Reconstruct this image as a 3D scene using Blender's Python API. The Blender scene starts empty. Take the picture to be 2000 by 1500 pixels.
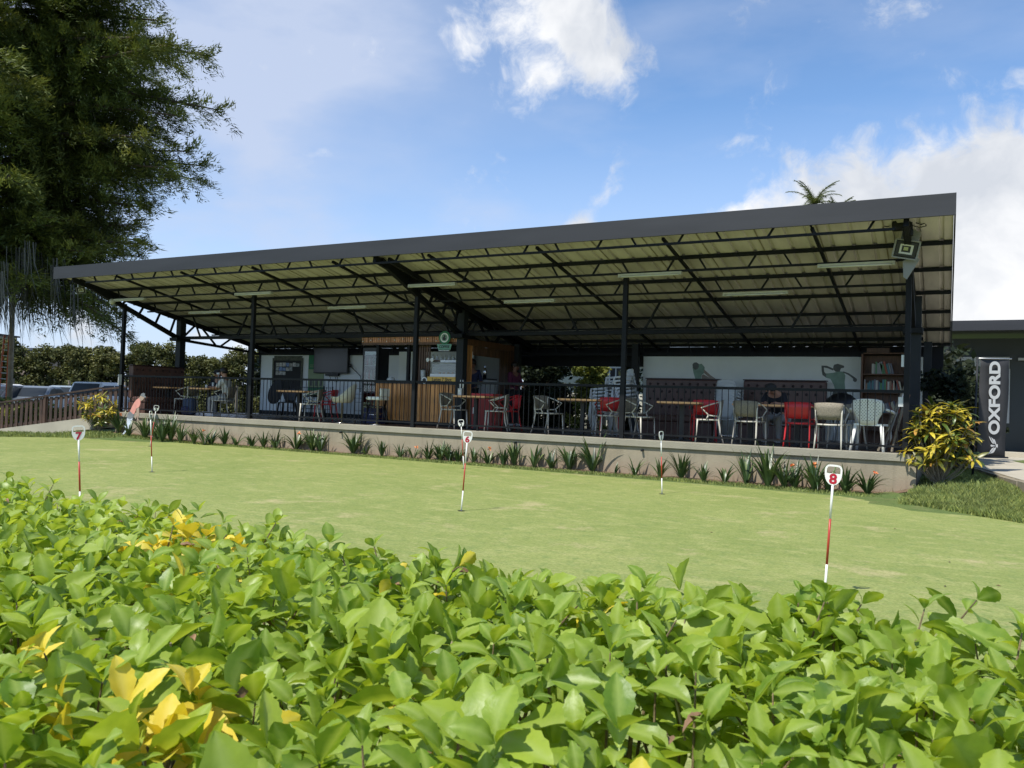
import bpy, bmesh, math, random
from math import sin, cos, pi, radians, sqrt, atan2
from mathutils import Vector, Matrix, noise
random.seed(11)
scene = bpy.context.scene
COL = scene.collection
# ------------------------------------------------------------------ camera
EYE = Vector((0.0, 0.0, 1.34))
YAW, PITCH, ROLL, FPX = radians(28.335), radians(1.285), radians(1.863), 1579.3
Fw = Vector((-sin(YAW)*cos(PITCH), cos(YAW)*cos(PITCH), sin(PITCH)))
R0 = Vector((cos(YAW), sin(YAW), 0)); U0 = R0.cross(Fw)
Rt = R0*cos(ROLL)+U0*sin(ROLL); Up = -R0*sin(ROLL)+U0*cos(ROLL)
cam_d = bpy.data.cameras.new('camera'); cam = bpy.data.objects.new('camera', cam_d); COL.objects.link(cam)
M = Matrix((Rt, Up, -Fw)).transposed().to_4x4(); M.translation = EYE
cam.matrix_world = M
cam_d.sensor_width = 36; cam_d.lens = FPX/2000*36; cam_d.clip_start = 0.05; cam_d.clip_end = 3000
cam_d.dof.use_dof = True; cam_d.dof.focus_distance = 11.0; cam_d.dof.aperture_fstop = 16
scene.camera = cam
def ray(px, py): return Fw + Rt*((px-1000)/FPX) + Up*((750-py)/FPX)
def atY(px, py, Y): d = ray(px, py); return EYE + d*(Y/d.y)      # a point of the place measured off the photograph at depth Y
def atZ(px, py, z): d = ray(px, py); return EYE + d*((z-EYE.z)/d.z)
def atD(px, py, D): return EYE + ray(px, py)*D
# ------------------------------------------------------------------ light
SUN_DIR = Vector((-0.17, -0.62, 1.0)).normalized()
sun_el = math.asin(SUN_DIR.z); sun_az = atan2(SUN_DIR.x, SUN_DIR.y)
sl = bpy.data.lights.new('sun', 'SUN'); sl.energy = 3.9; sl.angle = radians(0.6); sl.color = (1.0, 0.955, 0.88)
so = bpy.data.objects.new('sun', sl); COL.objects.link(so)
so.rotation_euler = (-SUN_DIR).to_track_quat('-Z', 'Y').to_euler()
scene.view_settings.view_transform = 'Standard'; scene.view_settings.look = 'None'
scene.view_settings.exposure = 0.5; scene.view_settings.gamma = 1; scene.view_settings.use_curve_mapping = False
world = bpy.data.worlds.new('World'); scene.world = world; world.use_nodes = True
def build_world():
    nt = world.node_tree; N = nt.nodes; L = nt.links; N.clear()
    out = N.new('ShaderNodeOutputWorld'); bg = N.new('ShaderNodeBackground'); L.new(bg.outputs[0], out.inputs[0])
    sky = N.new('ShaderNodeTexSky'); sky.sky_type = 'NISHITA'; sky.sun_disc = False
    sky.sun_elevation = sun_el; sky.sun_rotation = sun_az; sky.altitude = 2000; sky.air_density = 1.0; sky.dust_density = 0.6; sky.ozone_density = 2.0
    tc = N.new('ShaderNodeTexCoord')
    def math_(op, a, b=None, c=None, clamp=False):
        n = N.new('ShaderNodeMath'); n.operation = op; n.use_clamp = clamp
        for i, v in enumerate((a, b, c)):
            if v is None: continue
            if isinstance(v, (int, float)): n.inputs[i].default_value = v
            else: L.new(v, n.inputs[i])
        return n.outputs[0]
    def nz(scale, detail, rough, off=0.0, vec=None, dist=0.0):
        mp = N.new('ShaderNodeMapping'); mp.inputs['Location'].default_value = (off, off*.7, off*.3)
        L.new(vec or tc.outputs['Generated'], mp.inputs[0])
        n = N.new('ShaderNodeTexNoise'); n.inputs['Scale'].default_value = scale; n.inputs['Detail'].default_value = detail
        n.inputs['Roughness'].default_value = rough; n.inputs['Distortion'].default_value = dist; L.new(mp.outputs[0], n.inputs[0]); return n
    # domain warp
    w = nz(9, 3, .5, 3.1)
    vs = N.new('ShaderNodeVectorMath'); vs.operation = 'SUBTRACT'; L.new(w.outputs['Color'], vs.inputs[0]); vs.inputs[1].default_value = (.5, .5, .5)
    vm = N.new('ShaderNodeVectorMath'); vm.operation = 'SCALE'; L.new(vs.outputs[0], vm.inputs[0]); vm.inputs['Scale'].default_value = 0.085
    va = N.new('ShaderNodeVectorMath'); va.operation = 'ADD'; L.new(tc.outputs['Generated'], va.inputs[0]); L.new(vm.outputs[0], va.inputs[1])
    # cumulus banks (centre measured in the photograph, radius in px)
    blobs = [(1080,10,165,1.3),(1120,90,120,1.1),(1050,140,90,1.2),(1190,125,90,.9),(915,80,80,.45),(1280,135,50,.5),(1110,180,60,.35),
             (1845,190,52,.7),(1885,218,44,.65),
             (1430,335,80,.5),(1125,441,42,1.1),(1470,440,120,1.3),(1590,415,140,1.5),(1700,385,130,1.5),(1820,345,140,1.5),(1940,340,150,1.6),
             (2060,310,160,1.6),(1760,480,200,1.7),(1950,480,220,1.8),(2150,440,260,1.8),(1950,620,200,1.7),(2150,620,250,1.7),(1600,580,200,1.4),
             (150,655,95,.95),(60,640,70,.8),(260,640,60,.5),(395,668,62,.6),(470,700,60,.9),(330,700,60,.6),(-120,620,160,.9)]
    fld = None
    for (px, py, r, s) in blobs:
        d = ray(px, py).normalized()
        n = N.new('ShaderNodeVectorMath'); n.operation = 'DISTANCE'; L.new(va.outputs[0], n.inputs[0]); n.inputs[1].default_value = d
        rr = r/FPX*(1/ray(px, py).length)*1.25
        v = math_('MULTIPLY_ADD', n.outputs['Value'], -s/rr, s)
        v = math_('MAXIMUM', v, 0.0)
        fld = v if fld is None else math_('SMOOTH_MAX', fld, v, 0.12)
    # the rest of the sky, behind and beside the camera: scattered cumulus of the same kind
    sep = N.new('ShaderNodeSeparateXYZ'); L.new(tc.outputs['Generated'], sep.inputs[0])
    gen = nz(2.2, 2, .5, 7.7)
    g = math_('MULTIPLY_ADD', gen.outputs[0], 5.0, -2.75)
    vd = N.new('ShaderNodeVectorMath'); vd.operation = 'DOT_PRODUCT'; L.new(tc.outputs['Generated'], vd.inputs[0]); vd.inputs[1].default_value = ray(1000, 400).normalized()
    out_of_view = math_('MULTIPLY_ADD', vd.outputs['Value'], -5.0, 3.7, clamp=True)
    g = math_('MAXIMUM', math_('MULTIPLY', g, out_of_view), 0.0)
    fld = math_('MAXIMUM', fld, math_('MINIMUM', g, 1.0))
    fn = nz(13, 9, .62, 1.3, va.outputs[0])
    dens = math_('ADD', fld, math_('MULTIPLY_ADD', fn.outputs[0], 2.7, -1.66))
    mr = N.new('ShaderNodeMapRange'); mr.interpolation_type = 'SMOOTHSTEP'; L.new(dens, mr.inputs[0])
    mr.inputs[1].default_value = -0.02; mr.inputs[2].default_value = 0.75
    # thin cirrus veil
    st = N.new('ShaderNodeMapping'); st.inputs['Scale'].default_value = (1.1, 1.6, 3.2); st.inputs['Rotation'].default_value = (0.3, .5, .2); L.new(tc.outputs['Generated'], st.inputs[0])
    cn = N.new('ShaderNodeTexNoise'); cn.inputs['Scale'].default_value = 2.6; cn.inputs['Detail'].default_value = 7; cn.inputs['Roughness'].default_value = .52; L.new(st.outputs[0], cn.inputs[0])
    veil = math_('MULTIPLY_ADD', cn.outputs[0], 2.2, -.95, clamp=True)
    # broad veil left of the picture
    dl = N.new('ShaderNodeVectorMath'); dl.operation = 'DISTANCE'; L.new(va.outputs[0], dl.inputs[0]); dl.inputs[1].default_value = ray(480, 230).normalized()
    lv = math_('MULTIPLY_ADD', dl.outputs['Value'], -2.1, .92, clamp=True)
    veil = math_('ADD', math_('MULTIPLY', veil, .75), math_('MULTIPLY', lv, math_('MULTIPLY_ADD', cn.outputs[0], 2.2, -.05)), clamp=True)
    # towards the horizon everything whitens
    hz = math_('MULTIPLY_ADD', sep.outputs[2], -2.9, 1.0, clamp=True)
    veil = math_('MAXIMUM', math_('MULTIPLY', veil, .85), math_('MULTIPLY', hz, .95))
    tint = N.new('ShaderNodeMixRGB'); tint.blend_type = 'MULTIPLY'; tint.inputs[0].default_value = 1.0; L.new(sky.outputs[0], tint.inputs[1]); tint.inputs[2].default_value = SKY_TINT
    m1 = N.new('ShaderNodeMixRGB'); L.new(veil, m1.inputs[0]); L.new(tint.outputs[0], m1.inputs[1]); m1.inputs[2].default_value = VEIL
    # cloud body: bright with soft grey bases
    sh = nz(5.5, 6, .55, 4.4, va.outputs[0])
    cr = N.new('ShaderNodeValToRGB'); L.new(sh.outputs[0], cr.inputs[0])
    cr.color_ramp.elements[0].position = .42; cr.color_ramp.elements[0].color = CLOUD_LO
    cr.color_ramp.elements[1].position = .60; cr.color_ramp.elements[1].color = CLOUD_HI
    sc = N.new('ShaderNodeMixRGB'); sc.blend_type = 'MULTIPLY'; sc.inputs[0].default_value = 1; L.new(cr.outputs[0], sc.inputs[1]); sc.inputs[2].default_value = (CLOUD_K, CLOUD_K, CLOUD_K, 1)
    m2 = N.new('ShaderNodeMixRGB'); L.new(mr.outputs[0], m2.inputs[0]); L.new(m1.outputs[0], m2.inputs[1]); L.new(sc.outputs[0], m2.inputs[2])
    L.new(m2.outputs[0], bg.inputs[0]); bg.inputs[1].default_value = 0.15
SKY_TINT = (.86, .98, 1.03, 1); VEIL = (2.9, 3.3, 4.2, 1); CLOUD_K = 4.9
CLOUD_LO = (.66, .70, .77, 1); CLOUD_HI = (.97, .98, 1.0, 1)
build_world()
world.cycles.sampling_method = 'MANUAL'; world.cycles.sample_map_resolution = 512
# ------------------------------------------------------------------ helpers
class MB:
    def __init__(s): s.v = []; s.f = []; s.m = []; s.tint = []; s.mi = 0; s.t = 0.0
    def add(s, vs, fs):
        b = len(s.v); s.v += [tuple(v) for v in vs]; s.tint += [s.t]*len(vs)
        for f in fs: s.f.append(tuple(b+i for i in f)); s.m.append(s.mi)
        return s
    def box(s, c, d, rot=None):
        x, y, z = d[0]/2, d[1]/2, d[2]/2
        P = [Vector((a*x, b*y, e*z)) for e in (-1, 1) for b in (-1, 1) for a in (-1, 1)]
        if rot is not None: P = [rot @ p for p in P]
        c = Vector(c); P = [p+c for p in P]
        return s.add(P, [(0, 2, 3, 1), (4, 5, 7, 6), (0, 1, 5, 4), (2, 6, 7, 3), (0, 4, 6, 2), (1, 3, 7, 5)])
    def bx(s, x0, x1, y0, y1, z0, z1): return s.box(((x0+x1)/2, (y0+y1)/2, (z0+z1)/2), (x1-x0, y1-y0, z1-z0))
    def bar(s, a, b, w, h=None, up=(0, 0, 1)):
        a = Vector(a); b = Vector(b); h = h or w; d = (b-a); L = d.length; d.normalize(); up = Vector(up)
        if abs(d.dot(up)) > .98: up = Vector((0, 1, 0))
        x = d.cross(up).normalized(); z = x.cross(d)
        R = Matrix((x, d, z)).transposed(); return s.box((a+b)/2, (w, L, h), R)
    def tube(s, pts, r, n=8, cap=True, closed=False):
        pts = [Vector(p) for p in pts]; m = len(pts); rs = r if isinstance(r, (list, tuple)) else [r]*m
        vs = []; prev = None
        for i, p in enumerate(pts):
            if closed: d = pts[(i+1) % m]-pts[i-1]
            else: d = (pts[min(i+1, m-1)]-pts[max(i-1, 0)])
            if d.length < 1e-9: d = Vector((0, 0, 1))
            d.normalize()
            if prev is None:
                u = Vector((0, 0, 1)) if abs(d.z) < .9 else Vector((1, 0, 0)); x = d.cross(u).normalized()
            else:
                x = prev - d*prev.dot(d); x = x.normalized() if x.length > 1e-6 else d.orthogonal().normalized()
            prev = x; y = d.cross(x)
            for k in range(n):
                a = 2*pi*k/n; vs.append(p+(x*cos(a)+y*sin(a))*rs[i])
        fs = []
        for i in range(m if closed else m-1):
            j = (i+1) % m
            for k in range(n):
                l = (k+1) % n; fs.append((i*n+k, i*n+l, j*n+l, j*n+k))
        if cap and not closed: fs.append(tuple(range(n-1, -1, -1))); fs.append(tuple((m-1)*n+k for k in range(n)))
        return s.add(vs, fs)
    def lathe(s, prof, n=16, c=(0, 0, 0)):
        c = Vector(c); vs = []
        for (r, z) in prof:
            for k in range(n): a = 2*pi*k/n; vs.append(c+Vector((r*cos(a), r*sin(a), z)))
        fs = []
        for i in range(len(prof)-1):
            for k in range(n):
                l = (k+1) % n; fs.append((i*n+k, i*n+l, (i+1)*n+l, (i+1)*n+k))
        fs.append(tuple(range(n-1, -1, -1))); fs.append(tuple((len(prof)-1)*n+k for k in range(n)))
        return s.add(vs, fs)
    def ball(s, c, r, n=12, sc=(1, 1, 1)):
        pr = [(max(.001, sin(pi*i/(n//2+1))), -cos(pi*i/(n//2+1))) for i in range(n//2+2)]
        b = len(s.v); s.lathe(pr, n)
        for i in range(b, len(s.v)):
            v = s.v[i]; s.v[i] = (c[0]+v[0]*r*sc[0], c[1]+v[1]*r*sc[1], c[2]+v[2]*r*sc[2])
        return s
    def prism(s, outline, depth, origin, ux, uy, un):
        """outline 2-D polygon (u,v) extruded by depth along un"""
        o = Vector(origin); ux = Vector(ux); uy = Vector(uy); un = Vector(un); n = len(outline)
        A = [o+ux*u+uy*v for u, v in outline]; B = [a+un*depth for a in A]
        fs = [tuple(range(n)), tuple(range(2*n-1, n-1, -1))]+[(i, i+n, (i+1) % n+n, (i+1) % n) for i in range(n)]
        return s.add(A+B, fs)
    def build(s, name, mats, parent=None, smooth=False, tint=False, fix=True, loc=None):
        me = bpy.data.meshes.new(name); me.from_pydata(s.v, [], s.f); me.update()
        mats = mats if isinstance(mats, (list, tuple)) else [mats]
        for m in mats: me.materials.append(m)
        if len(mats) > 1: me.polygons.foreach_set('material_index', s.m)
        if smooth: me.polygons.foreach_set('use_smooth', [True]*len(s.f))
        if tint:
            at = me.attributes.new('tint', 'FLOAT', 'POINT'); at.data.foreach_set('value', s.tint)
        if fix and len(s.f) < 6000:
            bm = bmesh.new(); bm.from_mesh(me); bmesh.ops.recalc_face_normals(bm, faces=bm.faces); bm.to_mesh(me); bm.free()
        o = bpy.data.objects.new(name, me); COL.objects.link(o)
        if parent: o.parent = parent
        if loc: o.location = loc
        return o
def tag(o, label=None, cat=None, group=None, kind=None):
    if label: o['label'] = label
    if cat: o['category'] = cat
    if group: o['group'] = group
    if kind: o['kind'] = kind
    return o
def thing(name, label, cat, loc=(0, 0, 0), rz=0.0, group=None):
    o = bpy.data.objects.new(name, None); COL.objects.link(o); o.empty_display_size = .2
    o.location = loc; o.rotation_euler = (0, 0, rz); tag(o, label, cat, group); return o
def share(src, name, parent, loc=None, rot=None, scale=None):
    o = bpy.data.objects.new(name, src.data if hasattr(src, 'data') else src); COL.objects.link(o); o.parent = parent
    if loc is not None: o.location = loc
    if rot is not None: o.rotation_euler = rot
    if scale is not None: o.scale = scale
    return o
def kids(o): return [c for c in bpy.data.objects if c.parent == o]
def dup(src, loc, rz, label=None, scale=None, group=None):
    def cp(o, par):
        c = o.copy(); COL.objects.link(c); c.parent = par
        for ch in kids(o): cp(ch, c)
        return c
    r = cp(src, None); r.location = loc; r.rotation_euler = (0, 0, rz)
    if scale: r.scale = (scale,)*3 if isinstance(scale, (int, float)) else scale
    if label: r['label'] = label
    if group: r['group'] = group
    return r
def text(s, name, size, mat, parent, loc, rot, extr=.002, bold=0.0, sx=1.0, align='CENTER', space=1.0):
    c = bpy.data.curves.new(name, 'FONT'); c.body = s; c.size = size; c.extrude = extr; c.offset = bold
    c.align_x = align; c.align_y = 'CENTER'; c.space_character = space; c.resolution_u = 6
    c.materials.append(mat); o = bpy.data.objects.new(name, c); COL.objects.link(o); o.parent = parent
    o.scale = (sx, 1, 1); bpy.context.view_layer.update()
    me = bpy.data.meshes.new_from_object(o.evaluated_get(bpy.context.evaluated_depsgraph_get())); bpy.data.objects.remove(o); bpy.data.curves.remove(c)
    o = bpy.data.objects.new(name, me); COL.objects.link(o); o.parent = parent; me.materials.clear(); me.materials.append(mat)
    o.location = loc; o.rotation_euler = rot; o.scale = (sx, 1, 1); return o
# ------------------------------------------------------------------ materials
def mat(name, col, rough=.6, metal=0.0, var=0.0, scale=8.0, bump=0.0, bscale=60.0, spec=.5, detail=5, col2=None, stretch=None, trans=0.0, tint=False, objvar=0.0, coat=0.0):
    m = bpy.data.materials.new(name); m.use_nodes = True; nt = m.node_tree; N = nt.nodes; L = nt.links
    p = N['Principled BSDF']; p.inputs['Roughness'].default_value = rough; p.inputs['Metallic'].default_value = metal
    p.inputs['Specular IOR Level'].default_value = spec; p.inputs['Base Color'].default_value = (*col, 1)
    if coat: p.inputs['Coat Weight'].default_value = coat
    tc = N.new('ShaderNodeTexCoord'); mp = N.new('ShaderNodeMapping'); L.new(tc.outputs['Object'], mp.inputs[0])
    if stretch: mp.inputs['Scale'].default_value = stretch
    cur = None
    if var or col2:
        n = N.new('ShaderNodeTexNoise'); n.inputs['Scale'].default_value = scale; n.inputs['Detail'].default_value = detail; L.new(mp.outputs[0], n.inputs[0])
        r = N.new('ShaderNodeMapRange'); r.inputs[1].default_value = .32; r.inputs[2].default_value = .68; L.new(n.outputs[0], r.inputs[0])
        mx = N.new('ShaderNodeMixRGB'); L.new(r.outputs[0], mx.inputs[0])
        c2 = col2 or tuple(min(1, c*(1+var)) for c in col); c1 = col if col2 else tuple(c*(1-var) for c in col)
        mx.inputs[1].default_value = (*c1, 1); mx.inputs[2].default_value = (*c2, 1); cur = mx.outputs[0]
    if tint:
        at = N.new('ShaderNodeAttribute'); at.attribute_name = 'tint'
        hs = N.new('ShaderNodeHueSaturation')
        if cur: L.new(cur, hs.inputs['Color'])
        else: hs.inputs['Color'].default_value = (*col, 1)
        a = N.new('ShaderNodeMath'); a.operation = 'MULTIPLY_ADD'; L.new(at.outputs['Fac'], a.inputs[0]); a.inputs[1].default_value = 1.0; a.inputs[2].default_value = 1.0
        L.new(a.outputs[0], hs.inputs['Value'])
        b = N.new('ShaderNodeMath'); b.operation = 'MULTIPLY_ADD'; L.new(at.outputs['Fac'], b.inputs[0]); b.inputs[1].default_value = -.05; b.inputs[2].default_value = .5
        L.new(b.outputs[0], hs.inputs['Hue']); cur = hs.outputs[0]
    if objvar:
        oi = N.new('ShaderNodeObjectInfo'); hs = N.new('ShaderNodeHueSaturation')
        if cur: L.new(cur, hs.inputs['Color'])
        else: hs.inputs['Color'].default_value = (*col, 1)
        a = N.new('ShaderNodeMath'); a.operation = 'MULTIPLY_ADD'; L.new(oi.outputs['Random'], a.inputs[0]); a.inputs[1].default_value = 2*objvar; a.inputs[2].default_value = 1-objvar
        L.new(a.outputs[0], hs.inputs['Value']); cur = hs.outputs[0]
    if cur: L.new(cur, p.inputs['Base Color'])
    if bump:
        n = N.new('ShaderNodeTexNoise'); n.inputs['Scale'].default_value = bscale; n.inputs['Detail'].default_value = 4; L.new(mp.outputs[0], n.inputs[0])
        b = N.new('ShaderNodeBump'); b.inputs['Strength'].default_value = bump; b.inputs['Distance'].default_value = .02; L.new(n.outputs[0], b.inputs['Height']); L.new(b.outputs[0], p.inputs['Normal'])
    if trans:
        tr = N.new('ShaderNodeBsdfTranslucent'); ms = N.new('ShaderNodeMixShader'); ms.inputs[0].default_value = trans
        if cur:
            g = N.new('ShaderNodeMixRGB'); g.blend_type = 'MULTIPLY'; g.inputs[0].default_value = 1; L.new(cur, g.inputs[1]); g.inputs[2].default_value = (1.25, 1.15, .55, 1); L.new(g.outputs[0], tr.inputs[0])
        else: tr.inputs[0].default_value = (*col, 1)
        L.new(p.outputs[0], ms.inputs[1]); L.new(tr.outputs[0], ms.inputs[2]); L.new(ms.outputs[0], N['Material Output'].inputs[0])
    return m
K = {}
K['steel'] = mat('dark_painted_steel', (.008, .009, .011), .55, var=.25, scale=3, bump=.05, spec=.2)
K['steel_grey'] = mat('grey_painted_steel', (.017, .020, .023), .55, var=.2, scale=2, spec=.25)
K['fascia'] = mat('charcoal_sheet_metal', (.020, .021, .025), .55, var=.22, scale=1.2, stretch=(.4, 1, 3))
K['roof'] = mat('aged_cream_sheet', (.47, .43, .42), .55, var=.18, scale=1.6, stretch=(3, .6, 1))
K['rooftop'] = mat('grey_sheet', (.3, .3, .3), .5)
K['lamp_body'] = mat('old_cream_enamel', (.42, .42, .35), .5, var=.08)
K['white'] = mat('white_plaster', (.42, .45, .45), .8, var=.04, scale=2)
K['wallwhite'] = mat('mural_wall_paint', (.80, .84, .80), .7, var=.05, scale=1.5)
K['wallL'] = mat('left_wall_paint', (.76, .79, .80), .7, var=.04, scale=1.5)
K['floor'] = mat('brown_floor_tile', (.075, .055, .045), .35, var=.25, scale=5)
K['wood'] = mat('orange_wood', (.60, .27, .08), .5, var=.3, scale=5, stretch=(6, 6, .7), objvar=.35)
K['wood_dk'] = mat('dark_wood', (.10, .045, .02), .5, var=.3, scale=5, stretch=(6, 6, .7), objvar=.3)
K['wood_band'] = mat('band_wood', (.55, .26, .13), .5, var=.3, scale=5, stretch=(6, 6, .7), objvar=.3)
K['table'] = mat('orange_table_top', (.85, .46, .20), .4, var=.15, scale=4, stretch=(1, 6, 6))
K['black'] = mat('black_plastic', (.012, .012, .014), .45)
K['blackm'] = mat('black_matt', (.02, .02, .022), .8)
K['glossblk'] = mat('screen_glass', (.035, .035, .04), .18)
K['cream'] = mat('cream_metal', (.58, .55, .47), .45, var=.06)
K['rattan'] = mat('taupe_woven_rattan', (.23, .20, .15), .7, var=.25, scale=60, bump=.4, bscale=120)
K['red'] = mat('red_plastic', (.55, .025, .03), .4)
K['redd'] = mat('dark_red_plastic', (.30, .02, .02), .45)
K['whitep'] = mat('white_plastic', (.86, .87, .82), .45)
K['greyp'] = mat('grey_white_plastic', (.55, .57, .57), .45)
K['tub'] = mat('cream_leatherette', (.62, .60, .48), .45)
K['leather'] = mat('brown_leather', (.10, .05, .038), .42, var=.2, scale=6)
K['leather_dk'] = mat('brown_leather_button', (.03, .012, .012), .5)
K['chrome'] = mat('chrome', (.6, .6, .6), .2, metal=1)
K['alu'] = mat('aluminium', (.5, .5, .5), .4, metal=.8)
K['blue'] = mat('navy_crate', (.01, .018, .09), .5)
K['green'] = mat('green_print', (.02, .17, .07), .6)
K['green2'] = mat('pale_green_print', (.25, .32, .18), .6)
K['yellow'] = mat('yellow_sign', (.75, .45, .08), .5)
K['teal'] = mat('teal_sign', (.16, .36, .28), .5)
K['print_w'] = mat('white_print', (.8, .8, .78), .5)
K['print_r'] = mat('crimson_print', (.42, .01, .03), .45)
K['print_b'] = mat('black_print', (.015, .015, .015), .5)
K['pin_w'] = mat('white_pin_paint', (.80, .79, .74), .4)
K['pin_r'] = mat('red_pin_paint', (.42, .045, .025), .4)
K['banner'] = mat('charcoal_banner_cloth', (.030, .030, .032), .75, var=.2, scale=3, bump=.2, bscale=8)
K['skin'] = mat('skin', (.38, .2, .13), .55)
K['skin2'] = mat('brown_skin', (.2, .1, .065), .55)
K['hair'] = mat('dark_hair', (.012, .009, .008), .5)
K['cl_blk'] = mat('black_cloth', (.012, .013, .018), .85, bump=.3, bscale=25)
K['cl_navy'] = mat('navy_cloth', (.02, .025, .07), .85, bump=.3, bscale=25)
K['cl_white'] = mat('white_cloth', (.6, .6, .57), .85, bump=.3, bscale=25)
K['cl_purple'] = mat('maroon_cloth', (.10, .015, .045), .85, bump=.3, bscale=25)
K['cl_grey'] = mat('grey_cloth', (.3, .3, .3), .85, bump=.3, bscale=25)
K['cl_jean'] = mat('jean_cloth', (.04, .06, .11), .85, bump=.3, bscale=25)
K['shoe'] = mat('pale_shoe', (.6, .6, .6), .6)
K['mg'] = mat('mural_green', (.22, .33, .26), .7, var=.15, scale=6)
K['mgr'] = mat('mural_grey', (.12, .13, .12), .7, var=.2, scale=6)
K['mskin'] = mat('mural_skin', (.32, .27, .22), .7, var=.15, scale=6)
K['pink'] = mat('cutout_pink', (.62, .27, .22), .6, var=.1)
K['cutgrey'] = mat('cutout_grey', (.16, .17, .18), .6, var=.3, scale=10)
K['cutpale'] = mat('cutout_pale_jeans', (.55, .60, .66), .6, var=.25, scale=9)
K['cutskin'] = mat('cutout_skin', (.34, .25, .19), .6, var=.1)
K['glass'] = None
def glassmat(name, tintc=(.8, .85, .85), alpha=.3, rough=.06):
    m = bpy.data.materials.new(name); m.use_nodes = True; N = m.node_tree.nodes; L = m.node_tree.links
    g = N.new('ShaderNodeBsdfGlossy'); g.inputs['Roughness'].default_value = rough; t = N.new('ShaderNodeBsdfTransparent'); t.inputs[0].default_value = (*tintc, 1)
    f = N.new('ShaderNodeFresnel'); f.inputs[0].default_value = 1.45; x = N.new('ShaderNodeMixShader')
    a = N.new('ShaderNodeMath'); a.operation = 'ADD'; L.new(f.outputs[0], a.inputs[0]); a.inputs[1].default_value = alpha*.15; L.new(a.outputs[0], x.inputs[0]); L.new(t.outputs[0], x.inputs[1]); L.new(g.outputs[0], x.inputs[2])
    L.new(x.outputs[0], N['Material Output'].inputs[0]); return m
K['glass'] = glassmat('clear_glass'); K['netting'] = None
# concrete with soil splash near its foot and rain streaks
def concrete(name, base, dirt=True):
    m = mat(name, base, .85, var=.10, scale=2.2, bump=.25, bscale=35, detail=8); nt = m.node_tree; N = nt.nodes; L = nt.links; p = N['Principled BSDF']
    if dirt:
        src = p.inputs['Base Color'].links[0].from_socket
        tc = N.new('ShaderNodeTexCoord'); se = N.new('ShaderNodeSeparateXYZ'); L.new(tc.outputs['Object'], se.inputs[0])
        n = N.new('ShaderNodeTexNoise'); n.inputs['Scale'].default_value = 3.5; n.inputs['Detail'].default_value = 7; L.new(tc.outputs['Object'], n.inputs[0])
        a = N.new('ShaderNodeMath'); a.operation = 'MULTIPLY_ADD'; L.new(se.outputs[2], a.inputs[0]); a.inputs[1].default_value = -2.6; L.new(n.outputs[0], a.inputs[2])
        r = N.new('ShaderNodeMapRange'); r.inputs[1].default_value = -.35; r.inputs[2].default_value = .35; L.new(a.outputs[0], r.inputs[0])
        mx = N.new('ShaderNodeMixRGB'); L.new(r.outputs[0], mx.inputs[0]); L.new(src, mx.inputs[1]); mx.inputs[2].default_value = (.30, .235, .165, 1)
        mp = N.new('ShaderNodeMapping'); mp.inputs['Scale'].default_value = (5, 1, .5); L.new(tc.outputs['Object'], mp.inputs[0])
        n2 = N.new('ShaderNodeTexNoise'); n2.inputs['Scale'].default_value = 1.6; n2.inputs['Detail'].default_value = 6; L.new(mp.outputs[0], n2.inputs[0])
        r2 = N.new('ShaderNodeMapRange'); r2.inputs[1].default_value = .5; r2.inputs[2].default_value = .72; r2.inputs[4].default_value = .5; L.new(n2.outputs[0], r2.inputs[0])
        mx2 = N.new('ShaderNodeMixRGB'); mx2.blend_type = 'MULTIPLY'; L.new(r2.outputs[0], mx2.inputs[0]); L.new(mx.outputs[0], mx2.inputs[1]); mx2.inputs[2].default_value = (.6, .6, .58, 1)
        L.new(mx2.outputs[0], p.inputs['Base Color'])
    return m
K['conc'] = concrete('stained_concrete', (.29, .25, .175)); K['cap'] = concrete('concrete_coping', (.28, .26, .20), False)
K['path'] = concrete('path_concrete', (.44, .40, .31), False)
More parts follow.
